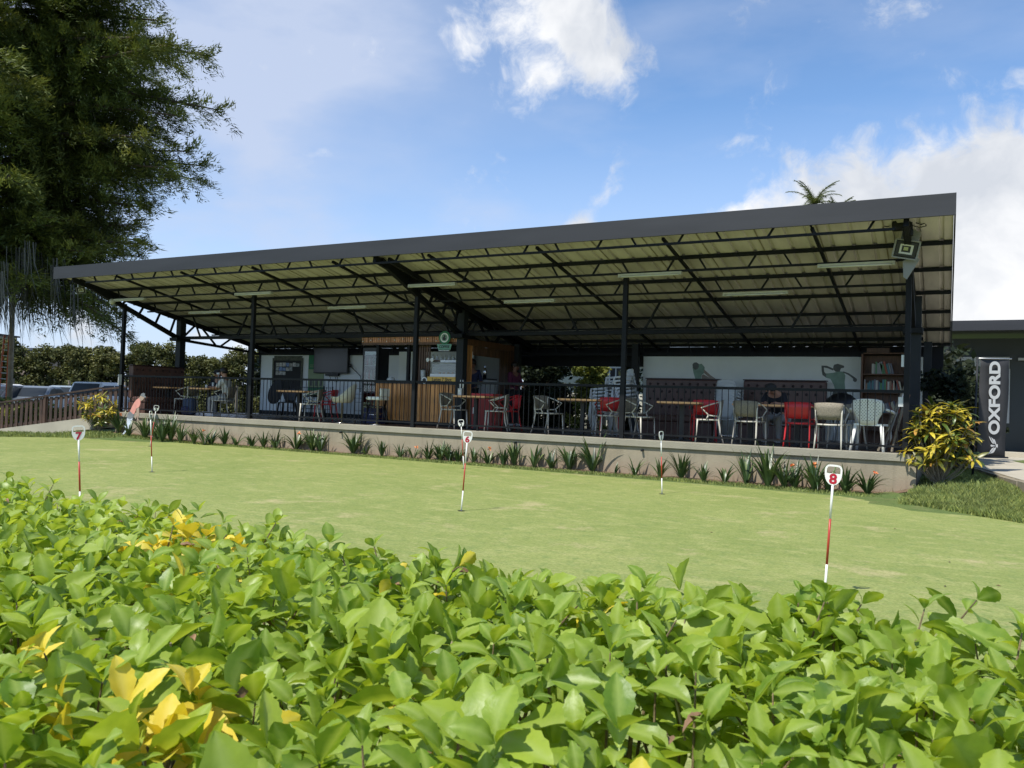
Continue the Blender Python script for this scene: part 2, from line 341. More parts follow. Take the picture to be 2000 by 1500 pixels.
def grass_mat(name, cols, mode):
    m = bpy.data.materials.new(name); m.use_nodes = True; nt = m.node_tree; N = nt.nodes; L = nt.links; p = N['Principled BSDF']; p.inputs['Roughness'].default_value = .8; p.inputs['Specular IOR Level'].default_value = .25
    tc = N.new('ShaderNodeTexCoord')
    def nz(s, d, r=.55, st=None, rot=0):
        mp = N.new('ShaderNodeMapping'); L.new(tc.outputs['Object'], mp.inputs[0])
        if st: mp.inputs['Scale'].default_value = st
        mp.inputs['Rotation'].default_value = (0, 0, rot)
        n = N.new('ShaderNodeTexNoise'); n.inputs['Scale'].default_value = s; n.inputs['Detail'].default_value = d; n.inputs['Roughness'].default_value = r; L.new(mp.outputs[0], n.inputs[0]); return n.outputs[0]
    def rng(v, a, b, o=1.0):
        r = N.new('ShaderNodeMapRange'); r.inputs[1].default_value = a; r.inputs[2].default_value = b; r.inputs[4].default_value = o; L.new(v, r.inputs[0]); return r.outputs[0]
    def mix(f, a, b, bt='MIX'):
        x = N.new('ShaderNodeMixRGB'); x.blend_type = bt; L.new(f, x.inputs[0])
        for i, c in ((1, a), (2, b)):
            if isinstance(c, tuple): x.inputs[i].default_value = (*c, 1)
            else: L.new(c, x.inputs[i])
        return x.outputs[0]
    c = mix(rng(nz(.55, 6), .35, .65), cols[0], cols[1])
    c = mix(rng(nz(2.3, 7, .65, (1, 1.6, 1), .4), .50, .66, .9), c, cols[2])
    c = mix(rng(nz(7, 9, .75), .50, .66, .75), c, cols[3])
    c = mix(rng(nz(.9, 8, .7), .57, .68, .75), c, cols[4])
    c = mix(rng(nz(11, 8, .8, (.5, 1.8, 1), .3), .56, .66, .6), c, cols[4])
    c = mix(rng(nz(60, 5, .75), .30, .56, .9), mix(rng(nz(31, 3), .3, .7, 1), (.58, .60, .55), (.78, .8, .75)), c) if mode == 'x' else mix(rng(nz(38, 7, .85), .36, .60), mix(rng(nz(31, 3), 0.0, .01), c, (.55, .60, .46), 'MULTIPLY'), c)
    c = mix(rng(nz(150, 2, .5), .60, .75, .35), c, cols[4])
    L.new(c, p.inputs['Base Color'])
    b = N.new('ShaderNodeBump'); b.inputs['Strength'].default_value = .5; b.inputs['Distance'].default_value = .01; L.new(nz(120, 4, .7), b.inputs['Height']); L.new(b.outputs[0], p.inputs['Normal'])
    return m
K['green_turf'] = grass_mat('mown_turf', [(.25, .30, .085), (.32, .355, .115), (.385, .395, .15), (.18, .255, .075), (.52, .44, .24)], 'n')
K['rough'] = grass_mat('rough_turf', [(.11, .17, .05), (.15, .20, .06), (.19, .21, .08), (.08, .13, .035), (.22, .17, .10)], 'n')
K['asphalt'] = mat('car_park_surface', (.13, .125, .115), .9, var=.15, scale=2, bump=.3)
K['blade'] = mat('grass_blade', (.19, .24, .065), .6, var=.3, scale=3, tint=True, trans=.25)
K['leaf'] = None
# ================================================================== the ground
def sm(t): t = max(0.0, min(1.0, t)); return t*t*(3-2*t)
def gz(x, y):
    z = .24*sm((y-12.4)/3.2)*sm((x+1.0)/1.1)
    z += -.10*sm((-x-23)/3)
    z += .10*sm((-x-17)/4)*sm((y-13.6)/1.0)*sm((x+23)/1.5)
    return z
def ground():
    def axis(a, b, lo, hi, st):
        r = []; v = lo
        while v <= hi+1e-6: r.append(v); v += st
        o = lo; s = st*2
        while o > a: o -= s; s *= 1.6; r.insert(0, max(o, a))
        o = hi; s = st*2
        while o < b: o += s; s *= 1.6; r.append(min(o, b))
        return r
    xs = axis(-900, 900, -30, 6, .6); ys = axis(-900, 900, -2, 26, .5)
    mb = MB(); mb.v = [(x, y, gz(x, y)) for y in ys for x in xs]; n = len(xs)
    mb.f = [(j*n+i, j*n+i+1, (j+1)*n+i+1, (j+1)*n+i) for j in range(len(ys)-1) for i in range(n-1)]; mb.m = [0]*len(mb.f)
    o = mb.build('ground', K['rough'], smooth=True, fix=False); tag(o, kind='structure')
ground()
GREEN_EDGE = [(-34, -3), (8, -3), (8, 9.2), (3.0, 11.3), (.9, 12.25), (.2, 12.8), (-.6, 13.35), (-1.5, 13.95), (-3.5, 14.12), (-7.6, 14.3), (-11.8, 14.45), (-15, 14.45), (-17.8, 14.42), (-19.6, 14.15), (-20.9, 13.2), (-22.0, 11.9), (-24.5, 10.6), (-34, 8.5)]
mb = MB(); mb.v = [(x, y, .006) for x, y in GREEN_EDGE]; mb.f = [tuple(range(len(GREEN_EDGE)))]; mb.m = [0]
o = mb.build('putting_green', K['green_turf']); tag(o, kind='structure')
# car park
mb = MB(); mb.v = [(-110, 13, -.085), (-27.5, 17, -.085), (-23.2, 24, -.085), (-23.2, 60, -.085), (-110, 60, -.085)]; mb.f = [(0, 1, 2, 3, 4)]; mb.m = [0]
tag(mb.build('car_park', K['asphalt']), kind='structure')
# right-hand path, a raised slab with a kerb face
mb = MB(); out = [(1.55, 12.0), (1.06, 14.8), (.85, 15.95), (.6, 17.5), (.2, 18.9), (-.1, 21.0), (-.1, 27.5), (9, 27.5), (9, 12.0)]
mb.prism(out, .55, (0, 0, -.16), (1, 0, 0), (0, 1, 0), (0, 0, 1)); tag(mb.build('path', K['path']), kind='structure')
mb = MB(); mb.prism([(1.6, 19.6), (3.0, 19.2), (9, 20.2), (9, 22.6), (1.9, 22.6), (1.3, 21.2)], .03, (0, 0, .37), (1, 0, 0), (0, 1, 0), (0, 0, 1)); tag(mb.build('lawn_strip', K['rough']), kind='structure')
# kerb stones along the path's front edge
kroot = thing('path_kerb', 'rough stone kerb holding up the path under the charcoal banner', 'kerb', (0, 0, 0))
P = [(1.5, 12.3), (1.04, 14.8), (.83, 15.95), (.58, 17.5), (.19, 18.85)]
for a, b in zip(P[:-1], P[1:]):
    a = Vector((*a, .16)); b = Vector((*b, .16)); n = max(1, round((b-a).length/.42))
    for i in range(n):
        p = a.lerp(b, i/n); q = a.lerp(b, (i+.96)/n); k = MB(); w = random.uniform(.10, .13)
        k.bar(p+Vector((-.02, 0, random.uniform(-.005, .008))), q+Vector((-.02, 0, random.uniform(-.005, .008))), w, .42); k.build('kerb_stone', K['conc'], kroot)
# left walkway: sloping slab
def ramp():
    Lb = Vector((-25.3, 14.25, -.04)); Rb = Vector((-22.3, 15.55, .47)); d = (Lb-Rb)
    far = Lb + d*2.4; far.z = -.10; end = Vector((-20.95, 16.1, .60))
    off = Vector((.42, -.98, 0))*1.0
    top = [far, Lb, Rb, end]; fr = [p+off for p in top]; fr[3] = Vector((-20.95, 15.05, .60))
    mb = MB(); T = .34
    n = 4; vs = top+fr+[p-Vector((0, 0, T)) for p in top]+[p-Vector((0, 0, T)) for p in fr]
    fs = []
    for i in range(3):
        fs += [(i, i+1, 4+i+1, 4+i), (8+i, 12+i, 12+i+1, 8+i+1), (4+i, 5+i, 13+i, 12+i), (i, 8+i, 9+i, 1+i)]
    fs += [(0, 4, 12, 8), (3, 11, 15, 7)]
    mb.add(vs, fs); tag(mb.build('walkway', K['path']), kind='structure')
    return far, Lb, Rb, end
RAMP = ramp()
# ================================================================== pavilion
PX = [-20.87, -15.76, -10.66, -5.65, -.61]; X0, X1 = -21.5, .06; YF, YM, YR, YE = 15.0, 17.07, 20.05, 20.75
def roofz(Y): return 1.34+3.07-.197*(Y-13.4)
pav = thing('open_pavilion', 'long open-fronted dark steel pavilion with cream ribbed roof over a raised concrete terrace', 'pavilion')
FZ = .69
mb = MB(); mb.bx(-20.94, -.44, YF+.03, 20.6, -.3, .555); tag(mb.build('terrace_wall', K['conc'], pav))
mb = MB(); mb.bx(-20.97, -.40, YF-.02, YF+.24, .558, .692)
o = mb.build('coping', K['cap'], pav); bv = o.modifiers.new('b', 'BEVEL'); bv.width = .008
mb = MB(); mb.bx(-20.9, -.44, YF+.243, 20.6, .556, .680); mb.build('terrace_floor', K['floor'], pav)
for px_ in (262, 665, 1006, 1254):
    p_ = atY(px_, 832+(px_-262)*.046, YF-.02); k = MB(); k.tube([(p_.x, YF+.10, .50), (p_.x, YF-.05, .49)], .022, 8); k.build('drain_stub', K['steel_grey'], pav)
# floor joints read as thin tile edges
tl = MB()
for i in range(1, 48): tl.bx(-20.9+i*.4265, -20.9+i*.4265+.006, YF+.26, 17.6, .68, .683)
for j in range(1, 6): tl.bx(-20.9, -.46, YF+.24+j*.43, YF+.246+j*.43, .68, .6835)
tl.build('tile_joints', K['blackm'], pav)
# fascia
mb = MB(); mb.bx(X0, X1, 13.36, 13.40, 4.285, 4.61); mb.build('front_fascia', K['fascia'], pav)
mb = MB(); mb.bx(X0, X1, 13.403, 13.46, 4.56, 4.60); mb.build('gutter_lip', K['steel'], pav)
for xx in (X0+.012, X1-.012):
    k = MB(); k.bar((xx, 13.405, roofz(13.4)+.05), (xx, YE+.12, roofz(YE+.12)+.05), .024, .16); k.build('side_trim', K['steel_grey'], pav)
# ribbed roof panels, one metre wide, each its own sheet
def panel_mesh(w):
    mb = MB(); ribs = []; n = 3; pit = w/n
    prof = [(0, 0)]
    for i in range(n):
        a = i*pit; prof += [(a+pit*.38, 0), (a+pit*.43, .032), (a+pit*.57, .032), (a+pit*.62, 0)]
    prof.append((w, 0)); prof = [(u, v) for u, v in prof]
    y0, y1 = 13.41, YE+.15; m = len(prof)
    vs = []
    for (y) in (y0, 15.2, 17, 18.8, y1):
        for u, v in prof: vs.append((u, y, roofz(y)+.005+v))
    fs = []
    for j in range(4):
        for i in range(m-1): fs.append((j*m+i, j*m+i+1, (j+1)*m+i+1, (j+1)*m+i))
    b = len(vs); vs += [(x, y, z+.012) for x, y, z in vs]; fs += [tuple(b+i for i in reversed(f)) for f in fs]
    mb.add(vs, fs); mb.m = [0]*(len(fs)//2)+[1]*(len(fs)//2); return mb
npan = 22; pw = (X1-X0-.05)/npan
pm = panel_mesh(pw-.004); first = pm.build('roof_panel', [K['roof'], K['rooftop']], pav, fix=False); first.location = (X0+.025, 0, 0)
for i in range(1, npan): share(first, 'roof_panel', pav, (X0+.025+i*pw, 0, random.uniform(-.003, .003)))
lap = MB()
for i in range(1, npan): lap.bar((X0+.025+i*pw, 13.42, roofz(13.42)-.004), (X0+.025+i*pw, YE+.1, roofz(YE+.1)-.004), .02, .008)
lap.build('sheet_laps', K['rattan'], pav)
# columns
for x in PX:
    k = MB(); k.bx(x-.045, x+.045, YF+.06, YF+.15, .69, 3.88 if x > -20 else 3.80); k.build('front_column', K['steel'], pav)
for x in (-20.86, -10.65, -.56):
    k = MB(); k.bx(x-.10, x+.10, YM-.10, YM+.10, .69, roofz(YM)-.10); k.bx(x-.14, x+.14, YM-.14, YM+.14, .69, .71); k.build('main_column', K['steel_grey'], pav)
for x in (-20.75, -10.55, -7.10, -.40):
    k = MB(); k.bx(x-.08, x+.08, YR-.28, YR-.12, .69, 2.95); k.build('rear_column', K['steel_grey'], pav)
# main sloping frames with lens-shaped bracing
for x, dbl in ((-20.87, 0), (-10.66, 1), (-.60, 0)):
    k = MB(); w = .075
    k.bar((x, 13.5, roofz(13.5)-.13), (x, YE, roofz(YE)-.13), w, .14)
    if dbl: k.bar((x+.30, 13.6, roofz(13.6)-.13), (x+.30, YE-.4, roofz(YE-.4)-.13), .06, .10)
    b0 = Vector((x, 13.72, 4.26)); b1 = Vector((x, YM, 2.93)); b2 = Vector((x, YR+.1, 2.74))
    k.bar(b0, b1, .10, .12); k.bar(b1, b2, .07, .08)
    for t in (.38, .55, .72, .88):
        p = b0.lerp(b1, t); q = Vector((x, p.y+.18, roofz(p.y+.18)-.13)); k.bar(p, q, .05)
    k.bar(b1, (x, YM+.55, roofz(YM+.55)-.13), .05); k.bar(b1.lerp(b2, .45), (x, YM+.75, roofz(YM+.75)-.13), .05); k.bar(b1.lerp(b2, .5), (x, 19.1, roofz(19.1)-.13), .05)
    k.box((x, YM-.02, 2.93), (.34, .5, .10)); k.build('main_frame', K['steel'], pav)
# purlin trusses: chords and web members as parts of their own
def truss(Y, ztop, zbot, pitch, lean, wt, wb, x0=-20.85, x1=-.62, ws=.032, top_ext=True, long=False):
    t = bpy.data.objects.new('purlin_truss', None); COL.objects.link(t); t.parent = pav; t.location = (0, Y, 0)
    k = MB(); k.bx(X0+.03 if top_ext else x0, X1-.03 if top_ext else x1, -.03, .03, ztop-wt, ztop); k.build('top_chord', K['steel'], t)
    k = MB(); k.bx(x0, x1, -wb/2, wb/2, zbot-wb/2, zbot+wb/2); k.build('bottom_chord', K['steel'], t)
    n = int((x1-x0)/pitch); web = None
    for i in range(n):
        x = x0+pitch*(i+.55); s = 1 if i % 2 else -1
        key = (Y, s)
        k = MB(); k.bar((0, 0, zbot), (s*lean, 0, ztop-wt), ws)
        if i < 2: web_s = k.build('web_member', K['steel'], t); web_s.location = (x, 0, 0); truss.c[key] = web_s
        else: share(truss.c[key], 'web_member', t, (x, 0, 0))
truss.c = {}
truss(13.52, 4.38, 4.166, .75, .10, .05, .04, top_ext=False, x0=-20.3, x1=-.75)
truss(14.66, roofz(14.66), 3.885, .75, .13, .065, .04)
truss(15.85, roofz(15.85), 3.655, .75, .13, .065, .04)
truss(17.07, roofz(17.07), 2.985, 1.56, .36, .065, .09, ws=.042)
truss(18.25, roofz(18.25), 3.18, .72, .13, .06, .04)
for Y in (19.45, 20.62):
    k = MB(); k.bx(X0+.03, X1-.03, Y-.03, Y+.03, roofz(Y)-.065, roofz(Y)); k.build('purlin', K['steel'], pav)
# rafters under the sheets
for i, x in enumerate((-19.0, -16.6, -14.2, -11.8, -9.3, -6.85, -4.4, -1.95)):
    k = MB(); k.bar((x, 13.5, roofz(13.5)-.13), (x+.12, YE-.1, roofz(YE-.1)-.13), .05, .05); k.build('rafter', K['steel'], pav)
# ledger truss over the rear walls
k = MB(); k.bx(-20.75, -.5, YR-.03, YR+.05, 2.66, 2.735); k.build('rear_bottom_chord', K['steel'], pav)
k = MB(); k.bx(-20.75, -.5, YR-.03, YR+.05, 3.0, 3.075); k.build('rear_top_chord', K['steel'], pav)
for i in range(33):
    x = -20.6+i*.62
    if x > -.6: break
    k = MB(); s = 1 if i % 2 else -1; k.bar((x, YR, 2.735), (x+s*.08, YR, 3.0), .03); k.build('rear_web_member', K['steel'], pav)
k = MB(); k.bx(-21.3, -.1, YE-.02, YE+.01, 2.40, 2.925); k.build('rear_eave_board', K['steel'], pav)
# bright gaps are real: the board stops short of the ribs above it
# ------------------------------------------------------------------ rear walls
lw = thing('white_wall', 'white rear wall panel behind the television and the framed notice board', 'wall', (0, 0, 0))
k = MB(); k.bx(-20.55, -13.75, YR+.06, YR+.16, .80, 2.66); k.build('wall_panel', K['wallL'], lw)
k = MB(); k.bx(-20.55, -13.75, YR+.05, YR+.16, .68, .798); k.build('skirting', K['steel_grey'], lw)
rw = thing('mural_wall', 'pale rear wall painted with two golfers above the brown tufted benches', 'wall', (0, 0, 0))
k = MB(); k.bx(-6.98, -.5, YR+.06, YR+.16, .69, 2.64); k.build('wall_panel', K['wallwhite'], rw)
def painted(name, pts, m, depth=.004, Y=YR+.058, ox=0):
    k = MB(); k.prism([(x, z) for x, z in pts], -depth, (0, Y-ox, 0), (1, 0, 0), (0, 0, 1), (0, 1, 0)); return k.build(name, m, rw)
def pz(pp, Y=YR+.05): return [(atY(x, y, Y).x, atY(x, y, Y).z) for x, y in pp]
# left painted golfer, bent over the ball (zoomed at x5 from px 1300,640)
q = lambda L: pz([(1300+x/5, 640+y/5) for x, y in L])
painted('painted_shirt', q([(262, 385), (300, 360), (352, 352), (380, 385), (378, 440), (350, 465), (345, 500), (290, 500), (272, 440)]), K['mg'])
painted('painted_head', q([(262, 360), (275, 342), (300, 338), (322, 352), (325, 385), (310, 405), (285, 412), (266, 390)]), K['mgr'], .004, ox=.002)
painted('painted_arms', q([(372, 405), (395, 425), (440, 465), (490, 500), (462, 503), (380, 500), (350, 500), (352, 465), (370, 455), (430, 490), (372, 440)]), K['mskin'], .004, ox=.001)
painted('painted_club', q([(480, 502), (560, 528), (562, 536), (520, 532), (476, 512)]), K['mgr'], .004)
# right painted golfer, club wrapped behind the back
painted('painted_shirt', q([(1560, 448), (1640, 440), (1690, 425), (1740, 430), (1755, 470), (1748, 530), (1754, 605), (1655, 605), (1640, 555), (1610, 500), (1562, 488)]), K['mg'])
painted('painted_head', q([(1636, 385), (1645, 362), (1680, 352), (1712, 362), (1742, 372), (1744, 390), (1712, 396), (1700, 430), (1660, 430), (1640, 410)]), K['mgr'], .004, ox=.002)
painted('painted_arms', q([(1522, 370), (1575, 372), (1640, 400), (1636, 418), (1580, 395), (1545, 388), (1548, 430), (1568, 452), (1566, 486), (1532, 462), (1524, 420)]), K['mgr'], .004, ox=.001)
painted('painted_club', q([(1735, 426), (1790, 446), (1850, 486), (1868, 500), (1868, 522), (1848, 532), (1830, 518), (1832, 498), (1785, 462), (1733, 436)]), K['mgr'], .004, ox=.003)
painted('painted_trousers', q([(1640, 607), (1760, 607), (1790, 680), (1785, 900), (1740, 1000), (1700, 900), (1660, 1000), (1625, 900), (1620, 680)]), K['mgr'], .004)
# bright specks in the dark gap above the walls: daylight through holes in a board behind
# ------------------------------------------------------------------ railing
rail = thing('terrace_railing', 'black steel railing with thin upright bars along the terrace edge', 'railing', (0, 0, 0))
ry = YF+.10
k = MB(); k.bx(-20.87, -.6, ry-.025, ry+.025, 1.705, 1.755); k.build('top_rail', K['steel'], rail)
k = MB(); k.bx(-20.87, -.6, ry-.018, ry+.018, .785, .82); k.build('bottom_rail', K['steel'], rail)
for i in range(4):
    for f in (.34, .67):
        x = PX[i]+(PX[i+1]-PX[i])*f; k = MB(); k.bx(x-.017, x+.017, ry-.017, ry+.017, .69, .785); k.build('rail_foot', K['steel'], rail)
k = MB(); k.bx(-.006, .006, -.006, .006, .82, 1.705); b0 = k.build('baluster', K['steel'], rail); nb = 171
b0.location = (PX[0]+.11, ry, 0)
for i in range(1, nb):
    x = PX[0]+.11+i*.1185
    if any(abs(x-c) < .05 for c in PX) or x > -.66: continue
    share(b0, 'baluster', rail, (x, ry, 0))
# side railing at the left end
sr = thing('side_railing', 'short black railing with thin bars closing the left end of the terrace', 'railing', (0, 0, 0))
k = MB(); k.bx(-20.90, -20.85, 15.2, 16.95, 1.70, 1.75); k.build('top_rail', K['steel'], sr)
k = MB(); k.bx(-20.895, -20.86, 15.2, 16.95, .78, .815); k.build('bottom_rail', K['steel'], sr)
for i in range(14): share(b0, 'baluster', sr, (-20.877, 15.3+i*.12, 0))
# ------------------------------------------------------------------ ceiling tube lights
def tube_light(x0, x1, Y, z, label):
    t = thing('tube_light', label, 'light fitting', ((x0+x1)/2, Y-.02, z), 0, 'fluorescent fittings under the roof')
    h = (x1-x0)/2
    k = MB(); k.bx(-h, h, -.045, .045, 0, .035); k.build('housing', K['lamp_body'], t)
    k = MB(); k.bx(-h, -h+.04, -.045, .045, -.03, -.001); k.bx(h-.04, h, -.045, .045, -.03, -.001); k.build('end_socket', K['lamp_body'], t)
    for yy in (-.025, .025): k = MB(); k.tube([(-h+.04, yy, -.015), (h-.04, yy, -.015)], .012, 8); k.build('tube', K['greyp'], t, smooth=True)
where = ['at the far left end', 'over the tub seat bay left of the kiosk', 'above the kiosk corner in the middle', 'one bay right of the kiosk', 'beside the big floodlight at the right end']
for (a, b), w in zip(((-20.62, -19.35), (-15.9, -14.66), (-10.55, -9.32), (-5.62, -4.38), (-2.0, -.80)), where): tube_light(a, b, 14.63, 3.83, 'cream tube light on the front truss, ' + w)
where = ['second from the left pillar', 'left of the coffee kiosk', 'right of the coffee kiosk', 'nearest the right pillar']
for (a, b), w in zip(((-18.98, -17.72), (-13.87, -12.66), (-8.77, -7.53), (-3.9, -2.68)), where): tube_light(a, b, 15.82, 3.57, 'cream tube light hung from the second truss, ' + w)
where = ['over the white wall at left', 'over the coffee kiosk', 'over the gap beside the kiosk', 'over the painted golfers']
for (a, b), w in zip(((-19.1, -17.85), (-13.85, -12.6), (-9.08, -7.82), (-3.7, -2.44)), where): tube_light(a, b, 18.22, 3.11, 'cream tube light on the rearmost truss, ' + w)
# ------------------------------------------------------------------ floodlights
K['lamp_grey'] = mat('grey_housing', (.22, .22, .21), .6)
def floodlight(loc, rot, label, s=1.0):
    t = thing('floodlight', label, 'floodlight', loc); t.rotation_euler = rot; t.scale = (s, s, s)
    # local: faces -Y
    k = MB(); k.add([(-.20, 0, -.16), (.20, 0, -.16), (.20, 0, .16), (-.20, 0, .16), (-.13, .11, -.10), (.13, .11, -.10), (.13, .11, .10), (-.13, .11, .10)], [(4, 5, 6, 7), (0, 1, 5, 4), (1, 2, 6, 5), (2, 3, 7, 6), (3, 0, 4, 7)]); k.build('body', K['alu'], t)
    k = MB()
    for a, b in (((-.2, 0, -.16), (.2, 0, -.16)), ((.2, 0, -.16), (.2, 0, .16)), ((.2, 0, .16), (-.2, 0, .16)), ((-.2, 0, .16), (-.2, 0, -.16))): k.bar(a, b, .03, .025)
    k.build('bezel', K['lamp_grey'], t)
    k = MB(); k.bx(-.17, .17, -.004, .002, -.13, .13); k.build('surround', K['black'], t)
    k = MB(); k.add([(-.11, -.006, -.085), (.11, -.006, -.085), (.11, -.006, .085), (-.11, -.006, .085), (-.045, -.002, -.02), (.03, -.002, -.02), (.03, -.002, .04), (-.045, -.002, .04)], [(0, 1, 5, 4), (1, 2, 6, 5), (2, 3, 7, 6), (3, 0, 4, 7)]); k.build('reflector', K['alu'], t)
    k = MB(); k.bx(-.045, .03, -.008, -.004, -.02, .04); k.build('lamp_chip', mat('led_chip', (.35, .36, .16), .4), t)
    k = MB(); k.bar((-.1, .09, .1), (-.06, .14, .34), .03, .006); k.bar((.1, .09, .1), (.06, .14, .34), .03, .006); k.bx(-.09, .09, .11, .17, .33, .345); k.build('bracket', K['alu'], t)
p = atY(1770, 487, 14.15); floodlight(p, (radians(14), radians(12), radians(4)), 'large square floodlight hanging under the roof at the right end', .88)
mp0 = atY(1766, 441, 13.95); k = thing('mounting_plate', 'dark bolted steel bracket with loose wires above the right floodlight', 'bracket', mp0)
m_ = MB(); m_.bx(-.17, .12, -.10, .10, -.06, .10); m_.bx(-.02, .13, -.05, .05, -.16, -.065); m_.build('plate', K['black'], k)
m_ = MB()
for s in (-1, 1):
    m_.tube([(s*.1, 0, .06), (s*.24, 0, .0), (s*.32, -.02, .03), (s*.35, 0, .12), (s*.30, 0, .18)], .008, 6); m_.tube([(s*.1, 0, .0), (s*.22, -.04, -.05), (s*.31, -.02, -.03), (s*.3, 0, .0)], .008, 6)
m_.build('wire', K['black'], k, smooth=True)
m_ = MB(); m_.box(tuple(atY(1779, 461, 14.2)-mp0), (.26, .10, .15), Matrix.Rotation(radians(12), 3, 'Y')); m_.build('gear_box', K['lamp_grey'], k)
m_ = MB(); m_.prism([(-.08, .14), (-.07, -.12), (-.02, -.16), (.16, .15), (.1, .2)], .03, tuple(atY(1774, 526, 14.3)-mp0), (1, 0, 0), (0, 0, 1), (0, 1, 0)); m_.build('cover_plate', K['lamp_grey'], k)
p = atY(158, 567, 14.0); floodlight(p, (radians(10), radians(-14), radians(62)), 'small pale floodlight under the roof beside the conifer at the left end', .55)
g = thing('globe_camera', 'small round cream fitting at the top of the leftmost front post', 'fitting', (-20.72, 14.6, 3.80)); m_ = MB(); m_.ball((0, 0, 0), .085, 12); m_.build('globe', K['lamp_body'], g, smooth=True)
m_ = MB(); m_.bx(-.02, .02, -.02, .02, .05, .14); m_.build('stem', K['steel'], g)
# ================================================================== furniture on the terrace
FL = .684
ORDW = 'first second third fourth fifth sixth seventh eighth ninth tenth eleventh twelfth thirteenth fourteenth fifteenth sixteenth seventeenth eighteenth nineteenth twentieth'.split(); ORDW += ['twenty-'+w for w in ORDW[:9]]
def leg_obj(pts, r, m, parent, name='leg'):
    k = MB(); k.tube(pts, r, 6); return k.build(name, m, parent, smooth=True)
def rattan_chair(label, fm=None, bm_=None):
    """faces -Y (sitter looks along -Y); back at +Y"""
    fm = fm or K['cream']; bm_ = bm_ or K['rattan']
    t = thing('armchair', label, 'chair', (0, 0, 0), 0, 'cream framed armchairs round the tables')
    for s in (-1, 1):
        leg_obj([(s*.235, -.22, .44), (s*.24, -.235, .2), (s*.245, -.25, 0)], [.017, .016, .012], fm, t)
        leg_obj([(s*.225, .20, .80), (s*.215, .20, .60), (s*.205, .17, .44), (s*.215, .21, .2), (s*.225, .27, 0)], [.012, .015, .018, .016, .012], fm, t)
        k = MB(); k.tube([(s*.225, .19, .79), (s*.27, .02, .735), (s*.285, -.16, .665), (s*.27, -.12, .63), (s*.245, -.02, .53), (s*.245, .05, .52), (s*.21, .17, .515)], .013, 6); k.tube([(s*.245, -.02, .53), (s*.235, -.06, .45)], .013, 6); k.build('armrest', fm, t, smooth=True)
    k = MB()
    pr = [(-.22, -.24), (.22, -.24), (.235, -.2), (.2, .19), (-.2, .19), (-.235, -.2)]
    k.prism(pr, .022, (0, 0, .435), (1, 0, 0), (0, 1, 0), (0, 0, 1)); k.build('seat', bm_, t)
    k = MB(); k.tube([(-.235, -.235, .44), (.235, -.235, .44)], .016, 6); k.tube([(-.205, .18, .44), (0, .2, .435), (.205, .18, .44)], .015, 6); k.tube([(-.235, -.23, .44), (-.205, .18, .44)], .015, 6); k.tube([(.235, -.23, .44), (.205, .18, .44)], .015, 6); k.build('seat_frame', fm, t, smooth=True)
    k = MB(); n = 8
    A = []
    for j, (z, w, y) in enumerate(((.525, .195, .175), (.62, .215, .20), (.72, .23, .215), (.815, .24, .225))):
        for i in range(n+1):
            u = -1+2*i/n; A.append((u*w, y+.035*(1-u*u), z+.012*(1-u*u)*(j == 3)))
    fs = [(j*(n+1)+i, j*(n+1)+i+1, (j+1)*(n+1)+i+1, (j+1)*(n+1)+i) for j in range(3) for i in range(n)]
    k.add(A, fs); o = k.build('backrest', bm_, t, smooth=True); sd = o.modifiers.new('s', 'SOLIDIFY'); sd.thickness = .014
    return t
def plastic_chair(label, m, cat='chair', arms=True, holes=False, group=None, w=.0):
    t = thing('plastic_chair', label, cat, (0, 0, 0), 0, group)
    k = MB()
    for s in (-1, 1):
        leg_obj([(s*.21, -.20, .43), (s*.25, -.25, 0)], [.028, .02], m, t); leg_obj([(s*.18, .17, .43), (s*.23, .27, 0)], [.03, .022], m, t)
        if arms:
            a = MB(); a.tube([(s*.25, .20, .68), (s*.285, .02, .65), (s*.28, -.20, .63), (s*.25, -.23, .43)], [.018, .026, .026, .02], 6); a.build('armrest', m, t, smooth=True)
    k.prism([(-.2, -.24), (.2, -.24), (.23, -.1), (.2, .2), (-.2, .2), (-.23, -.1)], .03, (0, 0, .415), (1, 0, 0), (0, 1, 0), (0, 0, 1)); k.build('seat', m, t)
    A = []; n = 10; rows = ((.43, .13, .19, 0), (.52, .145, .21, 0), (.60, .19, .225, 0), (.68, .225, .24, 0), (.76, .225, .255, 0), (.82, .20, .265, .3), (.845, .12, .27, 1))
    for (z, ww, y, c) in rows:
        for i in range(n+1): u = -1+2*i/n; A.append((u*ww, y+.03*(1-u*u), z))
    fs = [(j*(n+1)+i, j*(n+1)+i+1, (j+1)*(n+1)+i+1, (j+1)*(n+1)+i) for j in range(len(rows)-1) for i in range(n)]
    b = MB(); b.add(A, fs); o = b.build('backrest', m, t, smooth=True); sd = o.modifiers.new('s', 'SOLIDIFY'); sd.thickness = .012
    if holes:
        h = MB()
        for r in range(13):
            z = .50+r*.026; ww = .10 if z < .56 else (.15 if z < .62 else .18)
            for i in range(9 if r % 2 else 8):
                u = (i-(4 if r % 2 else 3.5))*.042
                if abs(u) > ww: continue
                y = .205+(z-.5)*.185+.03*(1-(u/.21)**2)+.013; h.lathe([(.0065, 0)], 6, (0, 0, 0)); 
                b0_ = len(h.v)-6
                for q_ in range(6): a_ = 2*pi*q_/6; h.v[b0_+q_] = (u+.0055*cos(a_), y, z+.0085*sin(a_))
        h.f = [f for f in h.f if len(set(f)) >= 3 and len(f) == 6]; h.m = [0]*len(h.f); h.build('hole_pattern', K['steel_grey'], t, fix=False)
    return t
